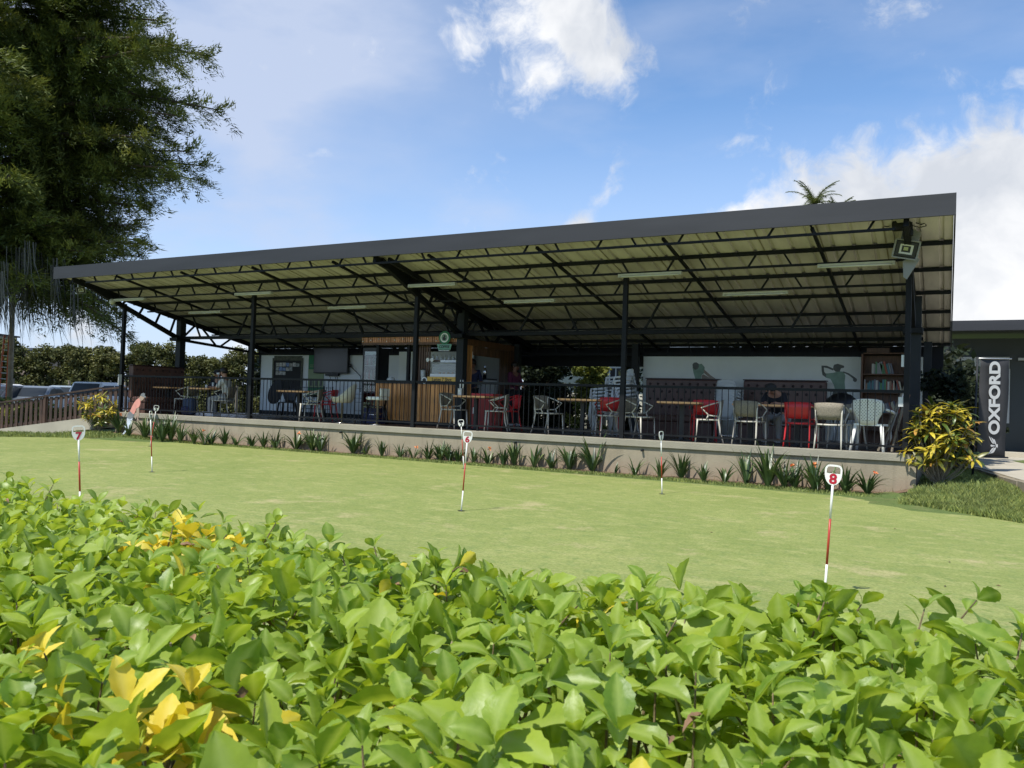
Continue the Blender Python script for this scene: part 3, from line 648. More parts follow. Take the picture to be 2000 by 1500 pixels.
def table(label, x0, x1, y0, y1, rz=0, legs=1):
    cx, cy = (x0+x1)/2, (y0+y1)/2; t = thing('cafe_table', label, 'table', (cx, cy, FL), rz, 'orange topped tables along the railing')
    a, b = (x1-x0)/2, (y1-y0)/2
    n = 5
    for i in range(n):
        k = MB(); d = 2*b/n; k.bx(-a, a, -b+i*d, -b+(i+.97)*d, .735, .772); k.build('table_plank', K['table'], t)
    k = MB(); k.bx(-a+.03, a-.03, -b+.03, b-.03, .715, .733); k.build('top_frame', K['wood_dk'], t)
    for s in ([0] if legs == 1 else [-1, 1]):
        k = MB(); k.bx(s*a*.6-.04, s*a*.6+.04, -.04, .04, .02, .714); k.build('pedestal', K['black'], t)
        k = MB(); k.bx(s*a*.6-.20, s*a*.6+.20, -.035, .035, 0, .019); k.bx(s*a*.6-.035, s*a*.6+.035, -.2, -.036, 0, .019); k.bx(s*a*.6-.035, s*a*.6+.035, .036, .2, 0, .019); k.build('base', K['black'], t)
    return t
# tables
T = {}
T[0] = table('small table in front of the left end tufted bench', -20.35, -19.72, 15.75, 16.35)
T[1] = table('table at the far left where two people sit', -18.72, -17.92, 15.65, 16.4)
T[4] = table('table in front of the framed notice board', -15.45, -14.5, 15.7, 16.4)
T[5] = table('table right of the wooden kiosk counter, beside the square pillar', -9.95, -9.08, 15.6, 16.3)
T[7] = table('table in front of the leafy gap in the rear wall', -7.3, -6.42, 15.6, 16.3)
T[8] = table('table in front of the left brown bench', -5.1, -4.25, 15.55, 16.2)
T[9] = table('long table in front of the right brown bench where someone leans over', -3.66, -2.2, 15.75, 16.4, 0, 2)
# armchairs: rotation = direction the sitter faces, measured from -Y
ch = rattan_chair('cream armchair alone at the far left, facing the tufted bench'); ch.location = (-19.25, 16.05, FL); ch.rotation_euler.z = radians(-80)
def put(x, y, deg, label, src=None, g=None): return dup(src or ch, (x, y, FL), radians(deg), label, None, g)
put(-17.55, 15.88, -70, 'cream armchair with a taupe back at the far left, holding the woman in white')
put(-14.15, 15.62, -62, 'cream armchair with taupe back left of the tub seat')
put(-10.0, 15.72, 85, 'cream armchair facing right, just right of the wooden kiosk counter')
put(-8.88, 15.82, -68, 'cream armchair facing left beside the red chair near the kiosk')
put(-7.62, 15.80, 75, 'cream armchair facing right in front of the dark tree')
put(-6.20, 15.85, -55, 'cream armchair with brown back beside the white chair stacks')
put(-5.50, 15.62, 75, 'cream armchair facing right at the table by the left brown bench')
put(-4.02, 15.48, -75, 'cream armchair facing left between the two brown benches')
put(-3.28, 15.52, 172, 'cream armchair seen from behind in front of the person leaning over the table')
put(-1.82, 15.30, 178, 'cream armchair seen from behind, left of the white plastic armchair')
put(-1.62, 16.1, -30, 'cream armchair turned left behind the white plastic armchair')
# red chairs
red = rattan_chair('red chair behind the table next to the kiosk doorway', K['red'], K['red']); red['group'] = 'red chairs round the tables'; red.name = 'red_chair'; red.location = (-9.0, 16.55, FL); red.rotation_euler.z = radians(-40)
put(-6.35, 16.2, -150, 'red chair in front of the yellow green shrub', red)
put(-4.30, 16.15, -160, 'red chair in front of the left brown bench', red)
put(-2.37, 15.55, 175, 'red chair seen from behind at the long table', red)
put(-14.3, 16.35, -70, 'red chair hidden behind the cream armchair left of the tub seat', red)
# red drinks cooler behind table five
rc = thing('drinks_cooler', 'large red cooler box with a white mark by the kiosk doorway', 'cooler', (-9.88, 17.05, FL), radians(5))
k = MB(); k.bx(-.27, .27, -.26, .26, 0, .78); k.build('cabinet', K['redd'], rc); k = MB(); k.bx(-.29, .29, -.28, .28, .783, .84); k.build('lid', K['red'], rc)
k = MB(); k.bx(-.24, -.14, -.264, -.262, .35, .50); k.build('white_mark', K['print_w'], rc)
# white plastic armchair, back to the camera
wp = plastic_chair('white plastic armchair with a perforated back at the right end of the railing', K['whitep'], holes=True); wp.location = (-1.18, 15.56, FL); wp.rotation_euler.z = radians(172); wp.name = 'white_armchair'; wp.scale = (1.18, 1.1, 1.08)
# stacks of white plastic chairs: every chair a chair
def stack(x, y, n, deg, where, m='greyp', dz=.085, dy=.018):
    for i in range(n):
        if i == 0: b = plastic_chair(f'{where}, bottom one', K[m], group='stacked white plastic chairs'); b.location = (x, y, FL); b.rotation_euler.z = radians(deg); b.name = 'stacking_chair'
        else:
            a = radians(deg); lab = f'{where}, top one' if i == n-1 else f'{where}, {ORDW[i]} from the floor'
            dup(b, (x+sin(a)*dy*i, y-cos(a)*dy*i, FL+dz*i), radians(deg), lab)
stack(-6.87, 17.25, 6, -75, 'white chair of the low stack by the post', dz=.075)
stack(-6.32, 17.05, 9, -50, 'grey white chair of the tall curved stack', dz=.08, dy=.02)
stack(-4.50, 18.95, 8, 180, 'white chair of the stack between brown benches', dz=.07, dy=.008)
stack(-17.15, 17.9, 1, 30, 'black plastic chair standing behind the second front post', 'black')
stack(-16.75, 18.6, 1, -20, 'black plastic chair under the notice board', 'black')
stack(-12.85, 16.6, 1, -60, 'black plastic chair half hidden behind the tub seat', 'black')
# tufted benches
def bench(x0, x1, label, cat='bench', left=False):
    w = x1-x0; t = thing('tufted_bench', label, cat, ((x0+x1)/2, 19.72, FL), 0, 'brown tufted benches')
    k = MB(); k.bx(-w/2, w/2, -.02, .16, .42, 1.36); o = k.build('backrest', K['leather'], t); bv = o.modifiers.new('b', 'BEVEL'); bv.width = .03; bv.segments = 2
    k = MB(); k.bx(-w/2, w/2, -.62, -.03, .30, .47); o = k.build('seat', K['leather'], t); bv = o.modifiers.new('b', 'BEVEL'); bv.width = .04; bv.segments = 2
    k = MB(); k.bx(-w/2+.02, w/2-.02, -.58, .15, 0, .298); k.build('plinth', K['leather'], t)
    k = MB(); k.bx(-w/2-.012, w/2+.012, -.03, .17, 1.362, 1.385); k.build('top_edge', K['leather_dk'], t)
    n = int(w/.205); first = None
    for r in range(4):
        for i in range(n - (r % 2)):
            x = -w/2+.12+(i+.5*(r % 2))*(w-.24)/(n-1); z = 1.24-r*.19
            if first is None:
                k = MB(); k.lathe([(.034, 0), (.026, .012), (.008, .016)], 8); first = k.build('button', K['leather_dk'], t, smooth=True); first.location = (x, -.022, z); first.rotation_euler = (radians(90), 0, 0)
            else: share(first, 'button', t, (x, -.022, z), (radians(90), 0, 0))
    return t
bench(-6.76, -4.90, 'tall brown tufted bench below the golfer bending over the ball')
bench(-4.32, -2.45, 'tall brown tufted bench below the golfer swinging a club')
lb = bench(-.9, .9, 'tall dark brown tufted bench standing along the left end of the terrace'); lb.location = (-20.55, 16.1, FL); lb.rotation_euler.z = radians(90)
# ------------------------------------------------------------------ bookcase
bc = thing('bookcase', 'dark wooden bookcase at the right end of the mural wall', 'bookcase', (-1.26, 19.95, FL))
k = MB(); k.bx(-.46, .46, .10, .14, 0, 2.0); k.build('back_panel', K['wood_dk'], bc)
for x in (-.45, .45): k = MB(); k.bx(x-.02, x+.02, -.22, .098, 0, 2.0); k.build('side_panel', K['wood_dk'], bc)
shz = [.28, .66, 1.12, 1.53, 2.0]
for z in shz: k = MB(); k.bx(-.428, .428, -.22, .098, z, z+.025); k.build('shelf', K['wood_dk'], bc)
k = MB(); k.bx(-.36, .1, -.2, .05, 2.03, 2.13); tag(k.build('wooden_box', K['wood_dk']), 'flat brown box lying on top of the bookcase', 'box').location = bc.location
bookc = [mat('book_%d' % i, c, .6) for i, c in enumerate([(.5, .48, .42), (.35, .1, .06), (.08, .2, .22), (.3, .3, .3), (.6, .55, .4), (.1, .25, .12), (.25, .16, .1), (.15, .15, .18)])]
shelfn = {0: 'bottom', 1: 'middle', 2: 'upper', 3: 'top'}
bkn = 0; nsh = 0; BCN = ['pale grey', 'red brown', 'teal', 'grey', 'cream', 'green', 'brown', 'charcoal']
for si, z in ((1, .66), (2, 1.12), (3, 1.53)):
    x = -.40; nsh = 0
    while x < (.36 if si != 3 else .2):
        w = random.uniform(.018, .042); h = random.uniform(.20, .29); lean = 0
        if x > .0 and si == 1: lean = radians(-18)
        if x > .25 and si == 2: lean = radians(-12)
        if si == 3 and (x < -.30): x += .05; continue
        if si == 3 and x > -.05: lean = radians(-14)
        k = MB(); k.bx(0, w, -.19, -.02, 0, h); ci = random.randrange(8); nsh += 1; o = k.build('book', bookc[ci]); o.location = (-1.26+x, 19.95, FL+z+.026); o.rotation_euler = (0, -lean if False else lean*-1*-1, 0)
        tag(o, f'{BCN[ci]} book, {ORDW[nsh-1]} from the left on the {shelfn[si]} shelf', 'book', f'books on the {shelfn[si]} shelf of the bookcase'); bkn += 1
        x += w+.004+(.004 if lean else 0)
# planks leaning by the right post
for i, (a, b, w) in enumerate((((-1.06, 15.55, FL+.01), (-.62, 15.75, 1.98), .05), ((-.98, 15.62, FL+.01), (-.66, 15.8, 1.85), .06), ((-.90, 15.7, FL+.01), (-.60, 15.9, 1.70), .05), ((-.84, 15.5, FL+.01), (-.66, 15.7, 1.62), .035))):
    k = MB(); k.bar(a, b, w, .022); tag(k.build('leaning_plank', [K['rattan'], K['alu'], K['wood_dk'], K['rattan']][i]), ['grey board leaning against the right end post, the longest one', 'aluminium strip leaning beside the right end post', 'dark brown board leaning against the right end post', 'thin pale batten leaning against the right end post'][i], 'plank')
for i, (px, py, w_, h_) in enumerate(((1767, 705, .10, .20), (1761, 785, .10, .16), (1790, 788, .06, .12))):
    p = atY(px, py, 15.1 if i < 2 else 17.0); k = MB(); k.bx(-w_/2, w_/2, -.02, .02, -h_/2, h_/2); o = k.build('paper_note' if i == 0 else 'switch_box', K['greyp']); o.location = p
    tag(o, ['small grey white paper hanging on the right end post', 'grey switch box on the right end post beside the planks', 'small grey socket box on the square pillar by the croton'][i], ['note', 'box', 'box'][i])
# kettle barbecue
kb = thing('kettle_grill', 'round black lidded drum on thin legs in front of the swinging golfer', 'grill', (-2.0, 18.6, FL))
k = MB(); k.lathe([(.02, .55), (.2, .60), (.32, .72), (.34, .82), (.3, .95), (.18, 1.05), (.03, 1.09)], 20); k.build('bowl', K['black'], kb, smooth=True)
k = MB(); k.tube([(-.05, 0, 1.08), (-.03, 0, 1.13), (.03, 0, 1.13), (.05, 0, 1.08)], .012, 6); k.build('handle', K['black'], kb)
for a in (0, 2.1, 4.2): leg_obj([(.16*cos(a), .16*sin(a), .6), (.28*cos(a), .28*sin(a), 0)], .012, K['alu'], kb)
# tub seat and stool
tub = thing('tub_seat', 'cream tub shaped swivel seat on a chrome pedestal in front of the television wall', 'chair', (-13.25, 15.72, FL), radians(-75))
k = MB(); A = []; n = 16; prof = [(.02, .50), (.20, .50), (.27, .54), (.30, .62)]
for r, z in prof:
    for i in range(n): a = 2*pi*i/n; A.append((r*cos(a), r*sin(a)*.95, z))
top = []
for i in range(n): a = 2*pi*i/n; hh = .64+.34*max(0, sin(a))**1.3; top.append((.31*cos(a), .31*sin(a)*(1+.15*max(0, sin(a))), hh))
A += top; fs = [(j*n+i, j*n+(i+1) % n, (j+1)*n+(i+1) % n, (j+1)*n+i) for j in range(4) for i in range(n)]+[tuple(range(n))]
k.add(A, fs); o = k.build('shell', K['tub'], tub, smooth=True); sd = o.modifiers.new('s', 'SOLIDIFY'); sd.thickness = .025
k = MB(); k.lathe([(.16, 0), (.16, .012), (.035, .03), (.03, .5)], 14); k.build('pedestal', K['chrome'], tub, smooth=True)
st = thing('bar_stool', 'white low backed bar stool on a chrome post at the kiosk counter', 'stool', (-12.08, 15.62, FL), radians(-88))
k = MB(); k.bx(-.19, .19, -.22, .20, .60, .68); o = k.build('seat', K['whitep'], st); o.modifiers.new('b', 'BEVEL').width = .02
k = MB(); k.bx(-.19, .19, .16, .22, .685, .88); o = k.build('backrest', K['whitep'], st); o.modifiers.new('b', 'BEVEL').width = .02
k = MB(); k.lathe([(.19, 0), (.19, .012), (.03, .03), (.028, .6)], 14); k.build('pedestal', K['chrome'], st, smooth=True)
k = MB(); k.tube([(-.12, -.14, .25), (.12, -.14, .25), (.14, 0, .25), (-.14, 0, .25)], .01, 6, closed=True); k.build('footrest', K['chrome'], st)
# ------------------------------------------------------------------ things on the white wall
YW = YR+.055
nb_ = thing('notice_board', 'dark framed notice board with small photographs pinned in its upper half', 'notice board', (-19.32, YW, 0))
k = MB(); k.bx(-.62, .62, -.015, .0, 1.54, 2.48); k.build('board', K['blackm'], nb_)
fr = mat('worn_green_frame', (.07, .075, .05), .6, var=.5, scale=14)
for (a, b, c, d) in ((-.67, .67, 2.48, 2.56), (-.67, .67, 1.46, 1.54), (-.67, -.60, 1.54, 2.48), (.60, .67, 1.54, 2.48)): k = MB(); k.bx(a, b, -.035, -.016, c, d); k.build('frame', fr, nb_)
phc = [mat('photo_%d' % i, c, .4, var=.5, scale=25) for i, c in enumerate([(.35, .34, .3), (.12, .2, .4), (.25, .28, .28), (.4, .4, .38)])]
for r in range(3):
    for i in range(7 - (r > 0)*2):
        if r == 2 and i > 2: continue
        k = MB(); x = -.52+i*.15; k.bx(x, x+.13, -.019, -.0155, 2.28-r*.14, 2.28-r*.14+random.uniform(.09, .14)); k.build('photograph', phc[(i*3+r*2+(i == 2)) % 4], nb_)
cr_ = thing('slotted_panel', 'narrow grey green panel with a row of dark dots above it over the notice board', 'panel', (-19.32, YW, 0))
k = MB(); k.bx(-.62, .62, -.014, 0, 2.56, 2.635); k.build('panel', fr, cr_)
k = MB()
gb = thing('green_poster', 'tall green banner with golfers between the notice board and the television', 'poster', (-18.05, YW-.01, 0))
k = MB(); k.bx(-.36, .30, -.006, 0, 1.30, 2.66); k.build('sheet', K['green'], gb)
k = MB(); k.bx(-.36, .30, -.009, -.0065, 1.62, 2.2); k.build('photo_band', K['green2'], gb)
for i in range(3): k = MB(); k.ball((-.2+i*.2, -.012, 1.84), .05, 8, (1, .1, 1.2)); k.bx(-.25+i*.2, -.15+i*.2, -.013, -.0095, 1.66, 1.80); k.build('printed_figure', K['mgr'], gb)
for z in (2.33, 2.27, 1.5, 1.44, 1.38): k = MB(); k.bx(-.30, .24, -.009, -.0065, z, z+.018); k.build('printed_line', K['green2'], gb)
tv = thing('television', 'large flat black television mounted on the white wall', 'television', (-17.36, YW-.12, 0))
k = MB(); k.bx(-.70, .70, -.04, .05, 2.07, 2.88); k.build('casing', K['black'], tv)
k = MB(); k.bx(-.675, .675, -.044, -.0405, 2.11, 2.855); k.build('screen', K['glossblk'], tv)
k = MB(); k.bx(-.22, .30, -.02, .06, 1.99, 2.062); k.build('sound_bar', K['black'], tv)
for x in (-.1, .12, .2): k = MB(); k.tube([(x, .05, 2.0), (x+.02, .08, 1.92), (x-.03, .1, 1.8)], .008, 5); k.build('cable', K['black'], tv)
mc = thing('desk_lamp', 'thin black angled lamp arm against the white wall left of the fridge', 'lamp', (-16.2, YW-.1, 0))
k = MB(); k.tube([(.05, 0, 1.5), (.05, 0, 1.9), (.02, 0, 2.0), (-.38, 0, 2.30)], .012, 6); k.build('arm', K['black'], mc); k = MB(); k.ball((-.40, 0, 2.33), .05, 8, (1, 1, 1.2)); k.build('lamp_head', K['black'], mc)
for j, (xa, xb) in enumerate(((-17.9, -16.5), (-15.3, -14.3))):
    r_ = thing('wire_rack', ['black wire shelving rack in front of the white wall below the notice board', 'black wire shelving rack in front of the white wall below the television'][j], 'rack', ((xa+xb)/2, 18.9, FL)); w = (xb-xa)/2
    for x in (-w, w):
        for y in (-.2, .2): k = MB(); k.bar((x, y, 0), (x, y, .95), .025); k.build('upright', K['black'], r_)
    for z in (.25, .5, .62, .74, .9):
        k = MB(); k.bx(-w, w, -.2, -.19, z, z+.01); k.bx(-w, w, .19, .2, z, z+.01); k.bx(-w, w, -.01, .01, z, z+.01); k.build('wire_shelf', K['black'], r_)
    k = MB()
    for i in range(9): x = -w+.1+i*(2*w-.2)/8; k.bar((x, .2, .05), (x, .2, .93), .012)
    k.build('wire_back', K['black'], r_)
# dark covered things at the left: a draped bag and a dark suitcase
bg_ = thing('draped_jacket', 'dark jacket draped over a chair back beside the second front post', 'jacket', (-16.9, 16.9, FL))
k = MB(); k.add([(-.25, 0, .35), (.28, .05, .30), (.42, .1, .95), (.30, .12, 1.18), (.05, .1, 1.1), (-.15, .02, .85), (-.22, .16, .35), (.30, .2, .30), (.44, .22, .93), (.30, .24, 1.16), (.08, .22, 1.08), (-.12, .16, .85)], [(0, 1, 2, 3, 4, 5), (6, 11, 10, 9, 8, 7), (0, 6, 7, 1), (1, 7, 8, 2), (2, 8, 9, 3), (3, 9, 10, 4), (4, 10, 11, 5), (5, 11, 6, 0)]); o = k.build('cloth', K['cl_blk'], bg_, smooth=True); sb = o.modifiers.new('s', 'SUBSURF'); sb.levels = 2; sb.render_levels = 2
bp = thing('rucksack', 'dark blue rucksack on the floor under the chair at the far left', 'bag', (-18.75, 15.72, FL))
k = MB(); k.bx(-.2, .2, -.12, .12, 0, .46); o = k.build('body', K['cl_jean'], bp, smooth=True); o.modifiers.new('b', 'BEVEL').width = .08; o.modifiers['b'].segments = 3
k = MB(); k.bx(-.14, .14, -.18, -.115, .05, .24); o = k.build('pocket', K['cl_navy'], bp); o.modifiers.new('b', 'BEVEL').width = .03
k = MB(); k.tube([(-.08, 0, .45), (0, 0, .53), (.08, 0, .45)], .012, 6); k.build('handle', K['cl_navy'], bp)
wb = thing('white_carton', 'low pale box on the floor between the two seated people', 'box', (-17.95, 15.8, FL)); k = MB(); k.bx(-.22, .22, -.14, .14, 0, .10); k.build('carton', K['greyp'], wb); k = MB(); k.bx(-.225, .225, -.145, .145, .102, .12); k.build('lid', K['greyp'], wb)
# small things on tables
def cup(x, y, z, label, m='print_w', r=.035, h=.09):
    k = MB(); k.lathe([(r*.75, 0), (r, h), (r*.9, h), (r*.65, .006)], 12, (x, y, z)); o = k.build('cup', K[m], smooth=True); tag(o, label, 'cup')
cup(-18.25, 15.85, FL+.774, 'white cup on the table between the two seated people'); cup(-18.1, 15.95, FL+.774, 'tall pale glass beside the white cup at the far left table', 'greyp', .035, .16)
nd = thing('napkin_dispenser', 'silver napkin dispenser on the table by the kiosk pillar', 'dispenser', (-9.8, 15.72, FL+.774)); k = MB(); k.bx(-.05, .05, -.05, .05, 0, .16); k.build('case', K['alu'], nd); k = MB(); k.bx(-.03, .03, -.056, -.051, .03, .12); k.build('napkins', K['print_w'], nd)
for i, x in enumerate((-9.83, -9.76)): k = MB(); k.lathe([(.018, 0), (.018, .14), (.008, .16), (.008, .19)], 10, (x, 15.74, FL+.936)); tag(k.build('sauce_bottle', K['print_w'], smooth=True), f'white sauce bottle standing on the napkin dispenser, {"left" if i == 0 else "right"} one', 'bottle')
k = MB(); k.bx(-.15, .15, -.05, .05, 0, .02); o = k.build('control_box', K['greyp']); o.location = (-20.84, 15.02, 1.62); o.rotation_euler = (0, radians(90), 0); tag(o, 'small grey box on the leftmost front post', 'box')
# ================================================================== the kiosk
KX0, KX1, KY = -13.82, -10.80, 17.12
ki = thing('coffee_kiosk', 'wooden slatted coffee kiosk with counter and canopy band under the pavilion roof', 'kiosk', (0, 0, 0))
def slat_row(x0, x1, z0, z1, Y, wmin, wmax, gap, m, name='slat', dep=.03):
    x = x0; pool = {}
    while x < x1-.01:
        w = min(random.choice((wmin, wmin, (wmin+wmax)/2, wmax)), x1-x)
        if w < .012: break
        key = round(w, 3)
        if key not in pool:
            k = MB(); k.bx(0, w, 0, dep, z0, z1); o = k.build(name, m, ki); o.location = (x, Y, 0); pool[key] = o
        else: share(pool[key], name, ki, (x, Y+random.uniform(-.006, .006), 0))
        x += w+gap
slat_row(-13.30, KX1, FL+.09, FL+1.04, KY-.03, .045, .12, .018, K['wood'])
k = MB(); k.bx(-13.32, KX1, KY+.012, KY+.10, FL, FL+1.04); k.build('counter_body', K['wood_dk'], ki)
k = MB(); k.bx(-13.34, KX1+.02, KY-.06, KY+.45, FL+1.043, FL+1.09); k.build('counter_top', K['black'], ki)
k = MB(); k.bx(-13.32, KX1, KY-.02, KY+.008, FL+.0, FL+.085); k.build('kick_board', K['steel'], ki)
slat_row(KX0, KX1+.05, 2.80, 2.97, KY-.02, .032, .045, .022, K['wood_band'], 'band_slat', .025)
k = MB(); k.bx(KX0-.02, KX1+.05, KY+.01, KY+.06, 2.74, 3.02); k.build('band_board', K['wood_dk'], ki)
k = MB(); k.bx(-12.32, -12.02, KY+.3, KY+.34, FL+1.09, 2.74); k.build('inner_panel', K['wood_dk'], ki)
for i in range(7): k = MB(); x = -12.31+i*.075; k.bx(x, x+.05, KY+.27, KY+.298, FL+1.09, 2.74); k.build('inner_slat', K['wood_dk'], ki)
k = MB(); k.bx(-13.35, -13.27, KY+.0, KY+.08, FL, 2.74); k.bx(-12.50, -12.42, KY+.2, KY+.28, FL+1.09, 2.74); k.build('kiosk_post', K['steel'], ki)
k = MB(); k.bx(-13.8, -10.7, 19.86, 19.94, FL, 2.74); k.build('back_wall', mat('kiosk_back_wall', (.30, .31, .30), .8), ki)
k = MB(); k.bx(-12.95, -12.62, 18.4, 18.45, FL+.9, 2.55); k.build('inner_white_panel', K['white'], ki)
# right-hand side face, running back
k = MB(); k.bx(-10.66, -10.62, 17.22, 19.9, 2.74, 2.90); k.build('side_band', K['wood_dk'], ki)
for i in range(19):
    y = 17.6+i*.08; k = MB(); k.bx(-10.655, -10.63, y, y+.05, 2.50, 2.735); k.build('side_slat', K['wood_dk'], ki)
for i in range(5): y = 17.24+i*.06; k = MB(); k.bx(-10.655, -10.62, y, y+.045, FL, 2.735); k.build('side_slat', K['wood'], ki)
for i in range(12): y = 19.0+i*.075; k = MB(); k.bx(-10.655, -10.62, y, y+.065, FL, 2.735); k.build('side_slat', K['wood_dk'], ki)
# inner room behind the doorway: white wall and a freezer
rm = thing('kitchen_wall', 'white inner wall seen through the kiosk doorway', 'wall', (0, 0, 0))
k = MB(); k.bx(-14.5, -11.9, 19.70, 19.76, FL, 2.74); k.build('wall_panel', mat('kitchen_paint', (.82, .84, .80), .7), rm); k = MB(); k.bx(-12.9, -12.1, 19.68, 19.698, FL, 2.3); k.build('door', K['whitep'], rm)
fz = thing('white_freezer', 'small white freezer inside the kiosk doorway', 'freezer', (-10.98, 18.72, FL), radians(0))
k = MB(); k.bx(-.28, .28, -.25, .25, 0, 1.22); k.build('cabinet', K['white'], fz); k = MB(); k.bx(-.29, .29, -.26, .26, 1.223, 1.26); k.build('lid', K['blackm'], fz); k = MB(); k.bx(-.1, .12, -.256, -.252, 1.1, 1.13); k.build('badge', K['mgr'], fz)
sh_ = thing('steel_shaker', 'tall steel shaker on the white freezer', 'shaker', (-10.92, 18.7, FL+1.262)); k = MB(); k.lathe([(.05, 0), (.055, .2), (.04, .25), (.02, .3)], 12); k.build('body', K['chrome'], sh_, smooth=True); k = MB(); k.lathe([(.02, .3), (.015, .34)], 10); k.build('cap', K['chrome'], sh_)
# fridge with bottles
fd = thing('drinks_fridge', 'tall black glass door fridge full of bottles at the left end of the kiosk', 'fridge', (-13.55, KY+.03, FL), radians(0))
k = MB(); k.bx(-.26, .26, .43, .46, 0, 1.98); k.bx(-.26, -.22, 0, .429, 0, 1.98); k.bx(.22, .26, 0, .429, 0, 1.98); k.bx(-.219, .219, 0, .429, 1.9, 1.98); k.bx(-.219, .219, 0, .429, 0, .12); k.build('cabinet', K['black'], fd)
for z in (.42, .78, 1.14, 1.50): k = MB(); k.bx(-.218, .218, .03, .42, z, z+.012); k.build('shelf', K['alu'], fd)
k = MB(); k.bx(-.21, .21, .004, .010, .13, 1.89); k.build('glass_door', K['glass'], fd)
k = MB(); k.bx(-.20, .20, .02, .04, 1.80, 1.88); k.build('light_box', K['greyp'], fd)
botc = [mat('bottle_%d' % i, c, .2) for i, c in enumerate([(.25, .28, .26), (.12, .06, .03), (.04, .12, .05), (.4, .42, .4), (.3, .04, .03)])]
k = MB(); k.lathe([(.03, 0), (.032, .14), (.012, .19), (.012, .235)], 10); b_src = None; cnt = 0
for r, z in enumerate((.132, .432, .792, 1.152, 1.512)):
    for i in range(6):
        if b_src is None: o = k.build('bottle', botc[0], smooth=True); b_src = o
        else: o = b_src.copy(); COL.objects.link(o)
        if i % 5: o.data = b_src.data
        o.location = (-13.55-.175+i*.07, KY+.03+.10, FL+z); tag(o, f'{ORDW[i]} bottle from the left on the {["floor", "lowest", "second", "third", "highest"][r]} shelf of the drinks fridge', 'bottle', f'bottles on the {["floor", "lowest", "second", "third", "highest"][r]} shelf of the drinks fridge')
        me = o.data
        if (i+r) % 5 and True:
            key = (i+r) % 5
            if key not in botc_mesh if 'botc_mesh' in globals() else True:
                if 'botc_mesh' not in globals(): botc_mesh = {}
                m2_ = b_src.data.copy(); m2_.materials.clear(); m2_.materials.append(botc[key]); botc_mesh[key] = m2_
            o.data = botc_mesh[key]
# crates
for i in range(3):
    t = thing('bottle_crate', ['bottom navy bottle crate beside the kiosk', 'middle navy bottle crate beside the kiosk', 'top navy bottle crate beside the kiosk'][i], 'crate', (-13.05, 16.75, FL+i*.135))
    k = MB(); k.bx(-.22, .22, -.16, .16, 0, .02); k.build('base', K['blue'], t)
    for (a, b, c, d) in ((-.22, .22, -.16, -.145), (-.22, .22, .145, .16), (-.22, -.205, -.145, .145), (.205, .22, -.145, .145)): k = MB(); k.bx(a, b, c, d, .021, .12); k.build('side_panel', K['blue'], t)
# counter-top things
ZC = FL+1.091
dc = thing('display_case', 'curved glass food display case on the kiosk counter', 'display case', (-11.22, KY+.16, ZC))
k = MB(); k.bx(-.40, .40, -.15, .2, .14, .22); k.build('steel_tray', K['alu'], dc)
for z in (.34, .46): k = MB(); k.bx(-.34+(z-.34), .40, -.10, .18, z, z+.016); k.build('shelf', K['alu'], dc)
k = MB(); k.tube([(-.40, -.15, .22), (-.37, -.15, .36), (-.28, -.15, .45), (-.16, -.15, .49), (.40, -.15, .49)], .012, 6); k.build('frame', K['alu'], dc, smooth=True)
k = MB(); k.bx(-.34, .4, -.155, -.15, .225, .48); k.build('glass', K['glass'], dc)
for i in range(5): k = MB(); k.ball((-.2+i*.13, 0, .25), .04, 8, (1, 1, .6)); k.build('pastry', K['table'], dc)
ys = thing('counter_sign', 'long yellow sign with dark lettering below the display case', 'sign', (-11.20, KY-.07, ZC+.07))
k = MB(); k.bx(-.44, .42, -.008, .008, -.075, .075); k.build('board', K['yellow'], ys)
text('Lattes 7 Shot', 'sign_lettering', .13, K['print_b'], ys, (0, -.011, 0), (radians(90), 0, 0), .001, .002, .85)
gj = thing('blender_jar', 'clear blender jar on the kiosk counter left of the display case', 'blender', (-11.93, KY+.15, ZC)); k = MB(); k.lathe([(.06, 0), (.05, .1), (.055, .105), (.07, .32)], 12); k.build('jar', K['greyp'], gj, smooth=True); k = MB(); k.lathe([(.07, .322), (.05, .35)], 12); k.build('lid', K['black'], gj)
rl = thing('round_logo_sign', 'small round black and white emblem on the counter beside the yellow sign', 'sign', (-11.74, KY-.05, ZC+.05)); k = MB(); k.lathe([(.085, 0), (.085, .01)], 18); o = k.build('disc', K['print_w'], rl); o.rotation_euler = (radians(90), 0, 0); k = MB(); k.lathe([(.055, 0), (.055, .004)], 14); o = k.build('emblem', K['print_b'], rl); o.location = (0, -.011, 0); o.rotation_euler = (radians(90), 0, 0)
k = MB(); k.lathe([(.02, 0), (.08, .01), (.12, .05), (.09, .10), (.03, .13)], 14, (-12.98, KY+.2, ZC)); tag(k.build('sugar_bowl', K['greyp'], smooth=True), 'round lidded bowl on the left part of the kiosk counter', 'bowl')
mg_ = thing('hanging_shelf', 'shelf of hanging glasses above the display case in the kiosk', 'shelf', (-11.35, KY+.35, 2.33)); k = MB(); k.bx(-.5, .55, -.1, .15, 0, .025); k.build('board', K['wood_dk'], mg_); k = MB(); k.bx(-.12, .55, -.11, -.101, -.03, .03); k.build('edge', K['alu'], mg_)
for i in range(8): k = MB(); k.lathe([(.03, 0), (.035, .07), (.015, .09), (.012, .14), (.03, .15)], 8, (-11.78+i*.125, KY+.36, 2.357)); tag(k.build('wine_glass', K['greyp'], smooth=True), f'{ORDW[i]} glass from the left on the shelf above the display case', 'glass', 'glasses above the display case')
